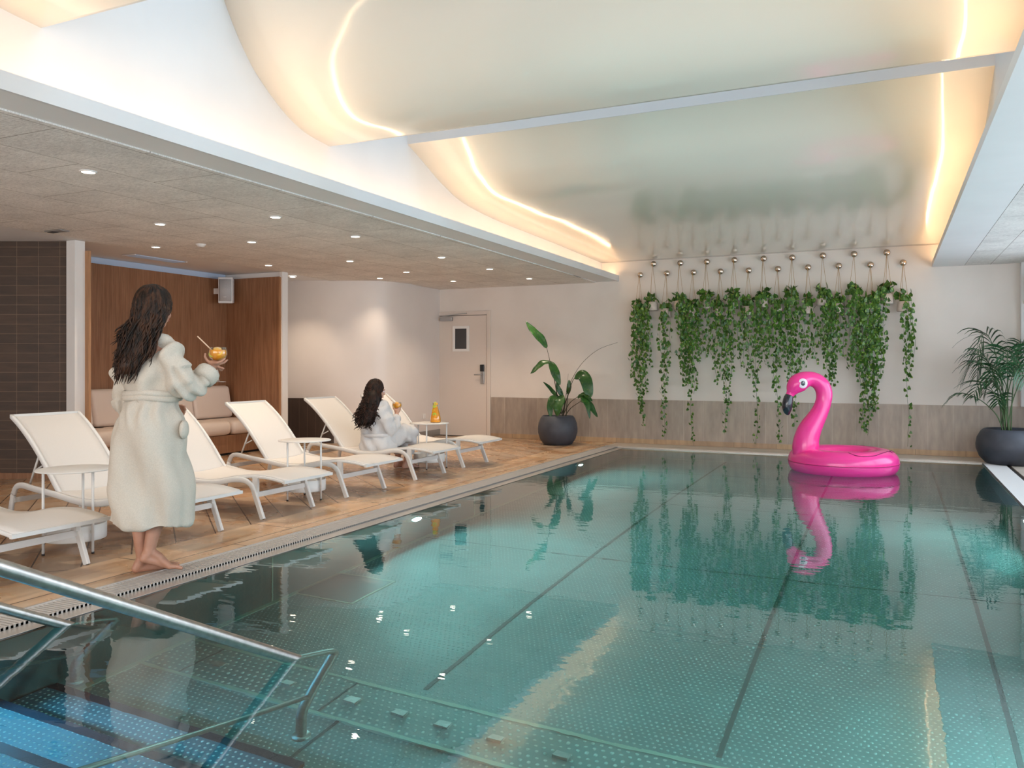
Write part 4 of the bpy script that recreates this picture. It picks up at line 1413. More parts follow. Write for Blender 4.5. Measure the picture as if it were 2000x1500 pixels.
up_v = [
    ([(1262, 700, 1.3), (1255, 690, 1.2), (1268, 660, 1.0)], 'leftmost planter of the upper row, vines mingling with the one below'),
    ([(1335, 735, 1.7), (1328, 700, 1.6), (1342, 755, 1.6), (1350, 690, 1.2)], 'second planter from left in the upper row, thick column of vines'),
    ([(1372, 690, 1.6), (1382, 700, 1.4), (1366, 710, 1.3), (1392, 680, 1.2)], 'third planter from left in the upper row, round bushy crown'),
    ([(1418, 848, 1.0), (1426, 790, 1.1), (1432, 700, 1.2), (1444, 690, 1.0)], 'fourth planter from left in the upper row, one vine reaching the wainscot'),
    ([(1478, 868, 0.9), (1486, 700, 1.8), (1494, 690, 1.8), (1500, 720, 1.4), (1480, 760, 1.1)], 'fifth planter from left in the upper row, dark dense foliage and the longest vine'),
    ([(1545, 760, 1.6), (1538, 730, 1.6), (1553, 835, 1.0), (1560, 740, 1.5), (1530, 700, 1.4)], 'sixth planter from left in the upper row, broad curtain of vines above the flamingo'),
    ([(1612, 720, 1.4), (1606, 680, 1.3), (1618, 770, 1.0), (1624, 690, 1.3)], 'seventh planter from left in the upper row, arching leafy shoots'),
    ([(1660, 723, 1.3), (1668, 710, 1.6), (1650, 700, 1.2), (1676, 740, 1.5), (1682, 700, 1.6)], 'eighth planter from left in the upper row, wide dense foliage'),
    ([(1702, 760, 1.7), (1712, 806, 1.5), (1720, 740, 1.4), (1694, 700, 1.6), (1728, 690, 1.2)], 'rightmost planter of the upper row, bright upright leaves and dense vines'),
]
for i, ((x, zh), (vl, lb)) in enumerate(zip(hook_lo, lo_v)):
    planter(i, x, zh, 'lower', 1.935, V(x, vl), lb, 100 + i, 12)
for i, ((x, zh), (vl, lb)) in enumerate(zip(hook_up, up_v)):
    planter(i, x, zh, 'upper', 2.045, V(x, vl), lb, 200 + i, 20 if i > 1 else 10)

# ================================================================== FLAMINGO FLOAT
fl = empty('flamingo_float', (-0.51, 10.24, WL), YAW)
tag(fl, 'hot pink inflatable flamingo swim ring floating near the far end of the pool', 'pool float')
RR, ra, rz_, cz = 0.43, 0.175, 0.155, 0.112
rows = []
NS = 96
for i in range(NS + 1):
    a = 2 * PI * i / NS
    row = []
    for k in range(24):
        b = 2 * PI * k / 24
        pk = 0.0
        cb_, sb_ = math.cos(b), math.sin(b)
        rad = ra * (abs(cb_) ** 0.9) * (1 if cb_ > 0 else -1)
        zz = rz_ * (abs(sb_) ** 0.9) * (1 if sb_ > 0 else -1)
        if cb_ > 0.9:
            rad -= 0.004 * (1 + math.sin(a * 46)) * (0.5 + 0.5 * math.sin(a * 3))
        row.append(((RR + rad) * math.cos(a), (RR + rad) * math.sin(a), cz + zz))
    rows.append(row)
MB().grid(rows, True).build('ring', M['pink'], fl, recalc=True)
MB().tube([((RR + ra + 0.001) * math.cos(2 * PI * i / 80), (RR + ra + 0.001) * math.sin(2 * PI * i / 80), cz + 0.0) for i in range(81)], 0.0035, 6, False).build('seam', M['pinkseam'], fl)
# neck, in the plane facing the camera; crop px -> metres
nk = [(400, 1110, 128), (402, 1040, 140), (408, 980, 143), (420, 900, 136), (455, 800, 126), (512, 700, 108), (568, 600, 93), (605, 500, 86), (618, 400, 88), (590, 310, 88), (528, 252, 84), (455, 232, 84), (380, 248, 98), (318, 285, 106), (272, 335, 86), (240, 392, 50), (222, 425, 44)]


def fp(cx, cy):
    u = 1500 + cx / 5.77
    v = 700 + cy / 5.77
    d = 9.45
    return ((u - 1645) / 1594 * d, -0.03 if cy < 950 else -0.03, 1.2 - (v - 715) / 1594 * d - WL)


kk = 9.45 / 1594 / 5.77
npts = [np.array([*fp(a, b), c * kk]) for a, b, c in nk]
np_ = cat(npts, 6)
MB().tube([p[:3] for p in np_], [p[3] for p in np_], 28).build('neck', M['pink'], fl)
bk = [(226, 415, 45), (213, 450, 52), (203, 500, 56), (198, 550, 54), (200, 595, 44), (207, 628, 24), (210, 640, 6)]
bpts = cat([np.array([*fp(a, b), c * kk]) for a, b, c in bk], 5)
MB().tube([p[:3] for p in bpts], [p[3] for p in bpts], 24).build('beak', M['navy'], fl)
for s in (-1, 1):
    ex, _, ez = fp(342, 280)
    yo = -0.03 + s * 0.098 * 1.0
    e = MB().ell((ex, yo, ez), 54 * kk, 0.012, 56 * kk, 24, 10).build('eye', M['eyewhite'], fl)
    MB().ell((ex - 0.001, yo + s * 0.0085, ez + 0.001), 27 * kk, 0.006, 29 * kk, 20, 8).build('pupil', M['navy'], e)
    MB().ell((ex + 0.003, yo + s * 0.0135, ez + 0.014), 6 * kk, 0.002, 6 * kk, 12, 6).build('glint', M['eyewhite'], e)
# printed wing lines on the ring
def ring_pt(a, b):
    cb_, sb_ = math.cos(b), math.sin(b)
    rad = (ra + 0.0015) * (abs(cb_) ** 0.9) * (1 if cb_ > 0 else -1)
    zz = (rz_ + 0.0015) * (abs(sb_) ** 0.9)
    return ((RR + rad) * math.cos(a), (RR + rad) * math.sin(a), cz + zz)


for s in (-1, 1):
    w_ = [(-105, 72), (-98, 52), (-88, 45), (-75, 50), (-62, 62), (-50, 68), (-38, 70), (-36, 55), (-33, 66), (-24, 66), (-22, 50), (-18, 62), (-12, 60)]
    pts = [ring_pt(R(a) * (1 if s < 0 else -1), R(b)) for a, b in w_]
    MB().tube(cat(pts, 6), 0.0036, 5).build('wing_outline', M['plum'], fl)

# ================================================================== PEOPLE
def cap_chain(b, pts, seg=14):
    """pts: list of (x,y,z,r): rounded tapered limb"""
    P = [Vector(p[:3]) for p in pts]
    rs = [p[3] for p in pts]
    b.tube(P, rs, seg)
    for p, r in zip(P, rs):
        b.ell(p, r, seg=seg, rings=8)


def remesh(b, name, m, parent, voxel, smooth=4, displace=None):
    o = b.build(name, m, None)
    md = o.modifiers.new('r', 'REMESH')
    md.mode = 'VOXEL'
    md.voxel_size = voxel
    md.use_smooth_shade = True
    s = o.modifiers.new('s', 'SMOOTH')
    s.iterations = smooth
    s.factor = 0.5
    dg = bpy.context.evaluated_depsgraph_get()
    me = bpy.data.meshes.new_from_object(o.evaluated_get(dg))
    me.name = name
    old = o.data
    o.modifiers.clear()
    o.data = me
    bpy.data.meshes.remove(old)
    me.polygons.foreach_set('use_smooth', [True] * len(me.polygons))
    if displace:
        n = len(me.vertices)
        co = np.empty(n * 3)
        me.vertices.foreach_get('co', co)
        nr = np.empty(n * 3)
        me.vertices.foreach_get('normal', nr)
        co = co.reshape(-1, 3)
        nr = nr.reshape(-1, 3)
        dd = np.array([displace(Vector(c)) for c in co])
        me.vertices.foreach_set('co', (co + nr * dd[:, None]).ravel())
        me.update()
    o.parent = parent
    return o


def head(b, c, yaw, pitch=0.0, s=1.0):
    """adds head shapes to b; returns matrix; local +y is the face"""
    Mx = Matrix.Translation(c) @ Matrix.Rotation(-yaw, 4, 'Z') @ Matrix.Rotation(pitch, 4, 'X')
    rot = Mx.to_3x3()

    def E(p, rx, ry, rz):
        b.ell(Mx @ (Vector(p) * s), rx * s, ry * s, rz * s, 18, 12, rot)
    E((0, -0.012, 0.028), 0.074, 0.092, 0.088)
    E((0, 0.018, -0.02), 0.062, 0.068, 0.085)
    E((0, 0.05, -0.082), 0.030, 0.026, 0.024)
    E((0, 0.055, -0.045), 0.042, 0.030, 0.035)
    E((0, 0.088, -0.022), 0.013, 0.020, 0.012)
    E((0, 0.083, -0.002), 0.009, 0.016, 0.024)
    E((0, 0.081, -0.050), 0.020, 0.009, 0.006)
    E((0, 0.079, -0.060), 0.018, 0.009, 0.007)
    E((0, 0.068, 0.025), 0.055, 0.014, 0.012)
    for k in (-1, 1):
        E((k * 0.073, -0.008, -0.012), 0.008, 0.018, 0.030)
        E((k * 0.034, 0.062, -0.03), 0.02, 0.016, 0.02)
    return Mx


def face_parts(Mx, parent, s=1.0):
    for k in (-1, 1):
        o = MB().ell(Mx @ (Vector((k * 0.031, 0.070, 0.004)) * s), 0.0125 * s, 0.011 * s, 0.0095 * s, 16, 10).build('eye', M['eyewhite'], parent)
        MB().ell(Mx @ (Vector((k * 0.031, 0.0795, 0.004)) * s), 0.0055 * s, 0.0035 * s, 0.0055 * s, 12, 8).build('iris', M['black'], o)
        q = [Mx @ (Vector((k * (0.016 + 0.032 * t), 0.083 - 0.012 * t * t, 0.026 + 0.006 * math.sin(PI * t))) * s) for t in (0, 0.33, 0.66, 1)]
        MB().tube(q, [0.003, 0.0035, 0.003, 0.0015], 6).build('eyebrow', M['hair'], parent)
    MB().tube([Mx @ (Vector((x, 0.090 - 8 * x * x, -0.054 - 4 * x * x * 0.5)) * s) for x in (-0.022, -0.011, 0, 0.011, 0.022)], [0.0015, 0.004, 0.0045, 0.004, 0.0015], 8).build('lips', mat_lips, parent)


mat_lips = mat('rose_lips', (0.42, 0.13, 0.11), 0.4)


def loft(b, rings, seg=48, caps=True):
    rows = []
    for cx, cy, z, a, d, f in rings:
        row = []
        for k in range(seg):
            ph = 2 * PI * k / seg
            r = 1 + f * (0.5 * math.sin(9 * ph + 1.3 + 1.5 * z) + 0.35 * math.sin(14 * ph + 4 * z) + 0.3 * math.sin(5 * ph - 2.2 * z))
            c_, s_ = math.cos(ph), math.sin(ph)
            c2 = abs(c_) ** 0.85 * (1 if c_ > 0 else -1)
            s2 = abs(s_) ** 0.85 * (1 if s_ > 0 else -1)
            row.append((cx + a * c2 * r, cy + d * s2 * r, z))
        rows.append(row)
    b.grid(rows, True, caps)


def wavy(p0, path, amp, freq, ph, n=18):
    P = cat(path, max(2, n // (len(path) - 1)))
    out = []
    m_ = len(P)
    for i, p in enumerate(P):
        t = i / (m_ - 1)
        a = amp * min(1, max(0, t - 0.25) * 3)
        out.append((p[0] + a * math.sin(freq * t * 2 * PI + ph), p[1] + a * 0.6 * math.cos(freq * t * 2 * PI + ph * 1.7), p[2]))
    return out


# ---- standing woman
w1 = empty('person', cam_pt(-2.086, 4.75, 0), YAW)
tag(w1, 'standing person in a long off-white bathrobe, barefoot on the pool edge, raising a glass', 'person')
b = MB()
H1 = head(b, Vector((0.012, 0.0, 1.535)), R(30), R(-8))
cap_chain(b, [(0.0, -0.01, 1.46, 0.052), (-0.012, -0.005, 1.385, 0.055), (-0.02, 0, 1.33, 0.075)])
cap_chain(b, [(-0.155, 0.06, 1.26, 0.045), (-0.02, 0.0, 1.28, 0.07), (0.125, -0.05, 1.262, 0.045)])
cap_chain(b, [(-0.02, 0, 1.25, 0.125), (-0.01, 0, 1.12, 0.112), (0.0, 0, 1.03, 0.105), (-0.01, 0.0, 0.90, 0.145), (-0.01, 0.0, 0.84, 0.14)], 20)
# arms
cap_chain(b, [(0.125, -0.055, 1.255, 0.044), (0.18, -0.05, 1.17, 0.043), (0.215, -0.02, 1.055, 0.040), (0.262, 0.05, 1.12, 0.036), (0.296, 0.105, 1.188, 0.025), (0.303, 0.112, 1.212, 0.026)])
cap_chain(b, [(-0.155, 0.06, 1.25, 0.044), (-0.205, 0.08, 1.12, 0.043), (-0.215, 0.09, 0.98, 0.038), (-0.16, 0.22, 0.93, 0.032), (-0.10, 0.27, 0.93, 0.024), (-0.05, 0.285, 0.93, 0.026)])
# hand holding the bowl from below
b.ell((0.312, 0.112, 1.218), 0.030, 0.036, 0.018, 14, 8)
for ch_ in ([(0.318, 0.085, 1.220, 0.0095), (0.345, 0.072, 1.219, 0.009), (0.368, 0.078, 1.228, 0.008), (0.382, 0.094, 1.243, 0.0072)],
            [(0.322, 0.10, 1.218, 0.0095), (0.350, 0.092, 1.212, 0.009), (0.374, 0.104, 1.220, 0.008), (0.386, 0.122, 1.236, 0.0072)],
            [(0.318, 0.11, 1.206, 0.0092), (0.344, 0.112, 1.192, 0.0085), (0.362, 0.125, 1.186, 0.0078), (0.352, 0.145, 1.184, 0.007)],
            [(0.312, 0.122, 1.198, 0.0085), (0.334, 0.128, 1.182, 0.0078), (0.346, 0.142, 1.174, 0.007), (0.334, 0.156, 1.173, 0.0062)],
            [(0.298, 0.098, 1.214, 0.011), (0.278, 0.086, 1.234, 0.0098), (0.266, 0.088, 1.254, 0.0088), (0.264, 0.098, 1.272, 0.008)]):
    cap_chain(b, ch_, 8)
# left hand resting at the belt
b.ell((-0.03, 0.285, 0.93), 0.042, 0.016, 0.034, 12, 8)
for k, (dz, L) in enumerate(((0.026, 0.06), (0.009, 0.068), (-0.008, 0.062), (-0.024, 0.05))):
    cap_chain(b, [(0.0, 0.287, 0.93 + dz, 0.0095), (0.03 + L * 0.3, 0.285, 0.93 + dz, 0.0088), (0.03 + L * 0.7, 0.27, 0.925 + dz, 0.008)], 8)
cap_chain(b, [(-0.05, 0.285, 0.955, 0.011), (-0.03, 0.29, 0.985, 0.0095), (-0.005, 0.29, 1.0, 0.0085)], 8)
# legs
cap_chain(b, [(-0.085, 0.01, 0.84, 0.09), (-0.10, 0.03, 0.66, 0.075), (-0.10, 0.04, 0.47, 0.056), (-0.092, 0.02, 0.33, 0.055), (-0.075, 0.0, 0.18, 0.038), (-0.066, 0.0, 0.09, 0.033)])
cap_chain(b, [(0.06, -0.01, 0.84, 0.09), (0.055, 0.03, 0.66, 0.075), (0.04, 0.05, 0.47, 0.056), (0.028, -0.005, 0.34, 0.055), (0.008, -0.04, 0.21, 0.038), (-0.002, -0.055, 0.135, 0.032)])


def foot(b, heel, ankle, ball, toe, side, toe_r=0.011):
    heel, ankle, ball, toe, side = map(Vector, (heel, ankle, ball, toe, side))
    cap_chain(b, [(*ankle, 0.031), (*(ankle * 0.45 + heel * 0.55), 0.031), (*heel, 0.026)], 12)
    cap_chain(b, [(*ankle, 0.030), (*((ankle + ball) / 2 + Vector((0, 0, 0.006))), 0.028), (*ball, 0.021)], 12)
    cap_chain(b, [(*heel, 0.024), (*((heel + ball) / 2), 0.022), (*ball, 0.02)], 12)
    for k in (-1, 1):
        cap_chain(b, [(*((ankle + ball) / 2 + side * (0.008 * k)), 0.022), (*(ball + side * (0.021 * k)), 0.018)], 10)
    d = (toe - ball)
    for i, (o_, l_, r_) in enumerate(((0.033, 1.0, 0.0125), (0.014, 0.98, 0.009), (-0.002, 0.88, 0.0085), (-0.017, 0.74, 0.008), (-0.031, 0.58, 0.0075))):
        p = ball + side * (o_ * 0.9)
        cap_chain(b, [(*p, r_ + 0.003), (*(p + d * (l_ * 0.6) + Vector((0, 0, 0.004))), r_ + 0.001), (*(p + d * l_), r_)], 8)


fd = Vector((0.80, 0.60, 0)).normalized()
sd_ = Vector((fd.y, -fd.x, 0))
foot(b, (-0.092, -0.022, 0.027), (-0.066, 0.0, 0.078), (0.045, 0.085, 0.020), (0.098, 0.123, 0.012), -sd_)
foot(b, (-0.020, -0.078, 0.098), (-0.002, -0.055, 0.135), (0.088, -0.005, 0.040), (0.140, 0.028, 0.024), sd_)
body1 = remesh(b, 'body', M['skin'], w1, 0.0055, 3)
face_parts(H1, w1)
# robe
b = MB()


def X1(u):
    return (u - 300) / 335.6


def Z1(v):
    return 1.2 - (v - 715) / 335.6


sil = [(656, 272, 330, .07, 0), (664, 258, 340, .085, 0), (671, 247, 347, .095, 0), (680, 236, 354, .10, 0), (692, 229, 357, .115, .004), (712, 228, 357, .135, .006), (735, 234, 354, .14, .01), (757, 246, 350, .13, .02), (768, 249, 347, .122, .012), (778, 248, 348, .124, .02), (790, 243, 350, .135, .028), (808, 236, 356, .155, .03), (830, 230, 362, .168, .026), (860, 226, 365, .172, .02), (900, 224, 367, .175, .024), (940, 221, 369, .18, .032), (975, 217, 371, .188, .04), (1005, 214, 372, .195, .045), (1020, 214, 373, .195, .045)]
rings = []
for v, l_, r_, dpt, f in sil:
    rings.append(((X1(l_) + X1(r_)) / 2, 0.0, Z1(v), (X1(r_) - X1(l_)) / 2 * 0.94, dpt, f))
loft(b, rings, 72)
# hem tilt is applied in the displacement; sleeves
sl = [(0.115, -0.065, 1.262, 0.078), (0.15, -0.075, 1.20, 0.084), (0.175, -0.07, 1.13, 0.084), (0.20, -0.04, 1.075, 0.080), (0.228, 0.0, 1.075, 0.076), (0.258, 0.045, 1.108, 0.070), (0.278, 0.078, 1.145, 0.067), (0.288, 0.094, 1.165, 0.066)]
SP = cat([np.array(p) for p in sl], 5)
b.tube([p[:3] for p in SP], [p[3] * 0.90 * (1 + 0.06 * math.sin(i * 1.35) * (1 if 8 < i < 30 else 0.2)) for i, p in enumerate(SP)], 24)
b.ell(sl[0][:3], 0.068)
sl = [(-0.155, 0.03, 1.262, 0.072), (-0.185, 0.035, 1.18, 0.074), (-0.20, 0.04, 1.08, 0.072), (-0.205, 0.05, 0.985, 0.072), (-0.19, 0.12, 0.945, 0.068), (-0.16, 0.19, 0.935, 0.062), (-0.125, 0.245, 0.93, 0.056)]
SP = cat([np.array(p) for p in sl], 5)
b.tube([p[:3] for p in SP], [p[3] * 0.9 * (1 + 0.03 * math.sin(i * 1.1)) for i, p in enumerate(SP)], 24)
b.ell(sl[0][:3], 0.064)


def disp1(c):
    h = mnoise.noise(Vector((c.x * 9, c.y * 9, c.z * 3.2))) * 0.016
    if c.z < 1.0:
        # long folds sweeping from the upper left to the lower right hem
        q = c.x * 26 + (c.z) * 9
        h += 0.021 * math.sin(q + 1.5 * mnoise.noise(Vector((c.x * 4, c.y * 4, c.z * 2)))) * min(1, (1.02 - c.z) * 3)
    else:
        h += 0.018 * mnoise.noise(Vector((c.x * 13 + 4, c.y * 12, c.z * 11)))
    if c.z < 1.0:
        g_ = max(0.0, 1 - abs(c.z - 0.93) / 0.11)
        h += 0.011 * g_ * math.sin(c.x * 75 + 5 * mnoise.noise(Vector((c.x * 6, 0, c.z * 5))))
        f_ = math.sin(c.x * 17 + c.z * 7.5 + 0.8)
        h += 0.020 * max(0.0, f_) ** 3 * min(1.0, max(0.0, (0.95 - c.z) * 2.2))
    elif c.x > 0.17 and c.z < 1.2:
        h += 0.012 * math.sin(c.x * 85 + c.z * 45)
    elif c.x < -0.15:
        h += 0.008 * math.sin(c.z * 55 + c.y * 20)
    else:
        h += 0.010 * math.sin(c.x * 40 - c.z * 22 + 3 * mnoise.noise(Vector(c) * 5))
    return h


rb = remesh(b, 'robe', M['robe'], w1, 0.0105, 2, disp1)
for v in rb.data.vertices:
    if v.co.z < 0.40:
        v.co.z += (v.co.x + 0.24) * -0.06 + 0.012
# collar, belt, cuff, pocket, hem band
MB().tube([(-0.09, 0.03, 1.335), (-0.08, -0.035, 1.358), (-0.02, -0.068, 1.372), (0.05, -0.062, 1.368), (0.088, -0.01, 1.352), (0.095, 0.05, 1.325), (0.05, 0.115, 1.20), (0.02, 0.135, 1.05)], [0.02, 0.026, 0.028, 0.028, 0.026, 0.024, 0.022, 0.018], 12).build('collar', M['robe'], w1)
bl = MB()
for zc, tl in ((1.043, 0.0), (1.018, 0.05)):
    rws = []
    for i in range(49):
        a = 2 * PI * i / 48
        x = -0.005 + 0.155 * math.cos(a)
        yy = 0.134 * math.sin(a)
        z_ = zc - tl * x * 0.6 + 0.004 * math.sin(3 * a)
        nx, ny = math.cos(a), math.sin(a)
        rws.append([(x + nx * o, yy + ny * o, z_ + dz) for o, dz in ((0, -0.018), (0.009, -0.016), (0.013, 0.0), (0.009, 0.016), (0, 0.018))])
    bl.grid(rws)
bl.build('belt', M['robe'], w1)
b = MB()
b.tube([(0.262, 0.052, 1.118), (0.272, 0.068, 1.138), (0.286, 0.09, 1.162), (0.291, 0.099, 1.172)], [0.064, 0.070, 0.070, 0.064], 28)
b.build('cuff', M['robe'], w1)
MB().ell((0.192, -0.035, Z1(838)), 0.022, 0.05, 0.055, 16, 10).build('pocket', M['robe'], w1)


def hairdo(parent, Mx, mass, ends, m, n, rad, amp, freq, s=1.0, seed=3, seg=6, zstop=-0.02):
    rg = random.Random(seed)
    b = MB()
    rot = Mx.to_3x3()
    b.ell(Mx @ (Vector((0, -0.022, 0.036)) * s), 0.088 * s, 0.094 * s, 0.098 * s, 24, 14, rot)
    # hair mass down the back
    rows = []
    for cx, cy, z, a, d in mass:
        a, d = a * 0.88, d * 0.9
        rows.append([(cx + a * math.cos(2 * PI * k / 20) * (1 + 0.08 * math.sin(k * 2.3 + z * 30)), cy + d * math.sin(2 * PI * k / 20), z) for k in range(20)])
    b.grid(rows, True, True)
    inv = Mx.inverted()
    for i in range(n):
        # root on the scalp, then down over the skull
        while True:
            th = rg.uniform(0, 2 * PI)
            if abs(math.atan2(math.cos(th), math.sin(th))) > 0.80:
                break
        e0 = rg.uniform(0.15, 1.45)

        def sc_(el, k):
            return Mx @ (Vector((math.cos(th) * math.cos(el) * 0.089 * k, math.sin(th) * math.cos(el) * 0.095 * k - 0.022, math.sin(el) * 0.099 * k + 0.036)) * s)
        root = sc_(e0, 0.99)
        p2 = sc_(e0 * 0.5, 1.03)
        p3 = sc_(-0.1, 1.06)
        o_ = Vector((math.cos(th), math.sin(th) if math.sin(th) < 0 else math.sin(th) * 0.3, 0)).normalized()
        mid = Mx @ (Vector((o_.x * 0.096, o_.y * 0.098 - 0.022, -0.055)) * s)
        # end point
        q = rg.choice(ends)
        side = max(-1, min(1, ((rot @ o_).x + rg.uniform(-0.35, 0.35))))
        ex = q[0] + q[3] * side
        ey = q[1] + rg.uniform(-1, 1) * q[4]
        ez = q[2] + rg.uniform(-0.05, 0.09) * s
        md = Vector(((mid.x + ex) / 2 + 0.1 * (mid.x - ex), (mid.y * 0.4 + ey * 0.6), (mid.z + ez) / 2))
        path = wavy(None, [tuple(root), tuple(p2), tuple(p3), tuple(mid), tuple(md), (ex, ey, ez)], amp * rg.uniform(0.6, 1.3), freq * rg.uniform(0.8, 1.2), rg.uniform(0, 6.28), 28 if freq < 8 else 60)
        L = len(path)
        b.tube(path, [rad * rg.uniform(0.9, 1.1) * (0.7 + 0.5 * math.sin(PI * min(1, k / L + 0.15))) * (1 if k < L - 3 else (L - k) / 4) for k in range(L)], seg)
    return b.build('hair', m, parent)


mass = [(X1(298), -0.03, Z1(600), 0.090, 0.080), (X1(298), -0.05, Z1(622), 0.092, 0.08), (X1(293), -0.075, Z1(645), 0.105, 0.065), (X1(287), -0.11, Z1(668), 0.108, 0.05), (X1(281), -0.13, Z1(690), 0.098, 0.04), (X1(275), -0.145, Z1(712), 0.078, 0.03), (X1(270), -0.15, Z1(730), 0.05, 0.018)]
ends = [(X1(270), -0.165, Z1(728), 0.060, 0.012), (X1(274), -0.168, Z1(718), 0.065, 0.012), (X1(288), -0.16, Z1(700), 0.085, 0.015), (X1(268), -0.165, Z1(740), 0.045, 0.012), (X1(278), -0.14, Z1(680), 0.10, 0.015), (X1(264), -0.165, Z1(735), 0.045, 0.012)]
hairdo(w1, H1, mass, ends, M['hair'], 300, 0.0060, 0.011, 3.6, 1.0, 5)

# ---- seated woman
w2 = empty('person', cam_pt(-1.446, 9.04, 0), YAW)
tag(w2, 'seated person with long curly dark hair and white bathrobe, drinking through a straw', 'person')
def X2(u, d=9.04):
    return (u - 1000) / 1594 * d + 1.446


def Z2(v, d=9.04):
    return 1.2 - (v - 715) / 1594 * d


b = MB()
H2 = head(b, Vector((-0.055, 0.02, 0.925)), R(66), R(-12), 0.97)
cap_chain(b, [(-0.07, 0.0, 0.86, 0.048), (-0.085, -0.005, 0.80, 0.05), (-0.09, -0.01, 0.76, 0.07)])
cap_chain(b, [(-0.19, 0.07, 0.70, 0.042), (-0.09, 0.0, 0.71, 0.06), (0.03, -0.07, 0.70, 0.042)])
cap_chain(b, [(-0.09, 0.0, 0.70, 0.11), (-0.09, 0.0, 0.58, 0.105), (-0.08, 0.0, 0.47, 0.105), (-0.07, 0.0, 0.405, 0.125)], 20)
cap_chain(b, [(0.03, -0.072, 0.695, 0.042), (0.085, -0.07, 0.60, 0.04), (0.125, -0.03, 0.495, 0.037), (0.14, 0.08, 0.56, 0.033), (0.145, 0.175, 0.655, 0.024), (0.142, 0.20, 0.68, 0.025)])
cap_chain(b, [(-0.19, 0.07, 0.69, 0.042), (-0.22, 0.12, 0.58, 0.04), (-0.20, 0.17, 0.47, 0.036), (-0.08, 0.28, 0.47, 0.032), (0.02, 0.34, 0.475, 0.024), (0.05, 0.355, 0.48, 0.025)])
b.ell((0.138, 0.215, 0.695), 0.03, 0.026, 0.028, 12, 8)
for ch_ in ([(0.145, 0.20, 0.705, 0.009), (0.165, 0.205, 0.725, 0.0085), (0.172, 0.225, 0.742, 0.008), (0.162, 0.24, 0.755, 0.007)],
            [(0.15, 0.205, 0.695, 0.009), (0.172, 0.212, 0.71, 0.0085), (0.180, 0.232, 0.723, 0.008), (0.168, 0.248, 0.733, 0.007)],
            [(0.15, 0.21, 0.685, 0.009), (0.172, 0.22, 0.693, 0.0085), (0.178, 0.24, 0.703, 0.008), (0.165, 0.255, 0.710, 0.007)],
            [(0.145, 0.215, 0.675, 0.0085), (0.165, 0.226, 0.677, 0.008), (0.17, 0.243, 0.684, 0.007), (0.158, 0.257, 0.69, 0.0062)],
            [(0.125, 0.20, 0.70, 0.0105), (0.105, 0.20, 0.718, 0.0095), (0.098, 0.21, 0.738, 0.0088), (0.102, 0.222, 0.755, 0.008)]):
    cap_chain(b, ch_, 8)
b.ell((0.07, 0.36, 0.485), 0.035, 0.03, 0.018, 12, 8)
for k in range(4):
    cap_chain(b, [(0.08 + k * 0.002, 0.345 + k * 0.017, 0.49, 0.0092), (0.115, 0.36 + k * 0.018, 0.487, 0.0085), (0.14 - abs(k - 1.3) * 0.006, 0.372 + k * 0.018, 0.478, 0.0075)], 8)
cap_chain(b, [(0.06, 0.345, 0.495, 0.0105), (0.075, 0.322, 0.50, 0.0095), (0.095, 0.312, 0.495, 0.0085)], 8)
# legs
for k, (hx, hy, kx, ky, ax, ay, hex_, hey) in enumerate([(-0.01, 0.02, 0.275, 0.43, 0.21, 0.50, 0.185, 0.485), (-0.12, 0.06, 0.13, 0.50, 0.10, 0.58, 0.075, 0.565)]):
    cap_chain(b, [(hx, hy, 0.395, 0.098), ((hx + kx) / 2, (hy + ky) / 2, 0.42, 0.08), (kx, ky, 0.435, 0.057), (kx * 0.7 + ax * 0.3, ky * 0.7 + ay * 0.3, 0.32, 0.052), (kx * 0.25 + ax * 0.75, ky * 0.25 + ay * 0.75, 0.17, 0.038), (ax, ay, 0.085, 0.031)])
    fdx = Vector((0.75, 0.66, 0)).normalized()
    sdx = Vector((fdx.y, -fdx.x, 0))
    foot(b, (hex_, hey, 0.027), (ax, ay, 0.078), (ax + fdx.x * 0.13, ay + fdx.y * 0.13, 0.02), (ax + fdx.x * 0.19, ay + fdx.y * 0.19, 0.012), sdx * (-1 if k == 0 else 1))
remesh(b, 'body', M['skin2'], w2, 0.0065, 3)
face_parts(H2, w2, 0.97)
b = MB()
sil = [(780, 726, 750, .07), (785, 720, 758, .09), (793, 718, 763, .10), (805, 713, 766, .12), (820, 710, 766, .13), (836, 708, 764, .13), (848, 708, 762, .125), (858, 704, 766, .15), (868, 702, 770, .165), (876, 704, 772, .165), (881, 709, 770, .15)]
loft(b, [((X2(l_) + X2(r_)) / 2, 0.0, Z2(v), (X2(r_) - X2(l_)) / 2, dd, 0.012) for v, l_, r_, dd in sil], 48)
SP = cat([np.array(p) for p in [(0.02, -0.075, 0.715, 0.062), (0.06, -0.085, 0.64, 0.070), (0.09, -0.075, 0.555, 0.072), (0.115, -0.03, 0.50, 0.068), (0.128, 0.05, 0.535, 0.062), (0.14, 0.12, 0.60, 0.058)]], 5)
b.tube([p[:3] for p in SP], [p[3] * (1 + 0.05 * math.sin(i * 1.3)) for i, p in enumerate(SP)], 20)
b.ell((0.02, -0.075, 0.715), 0.062)
SP = cat([np.array(p) for p in [(-0.17, 0.06, 0.705, 0.062), (-0.20, 0.10, 0.60, 0.066), (-0.19, 0.16, 0.50, 0.064), (-0.10, 0.25, 0.485, 0.058), (-0.02, 0.31, 0.485, 0.054)]], 5)
b.tube([p[:3] for p in SP], [p[3] for p in SP], 20)
b.ell((-0.17, 0.06, 0.705), 0.062)
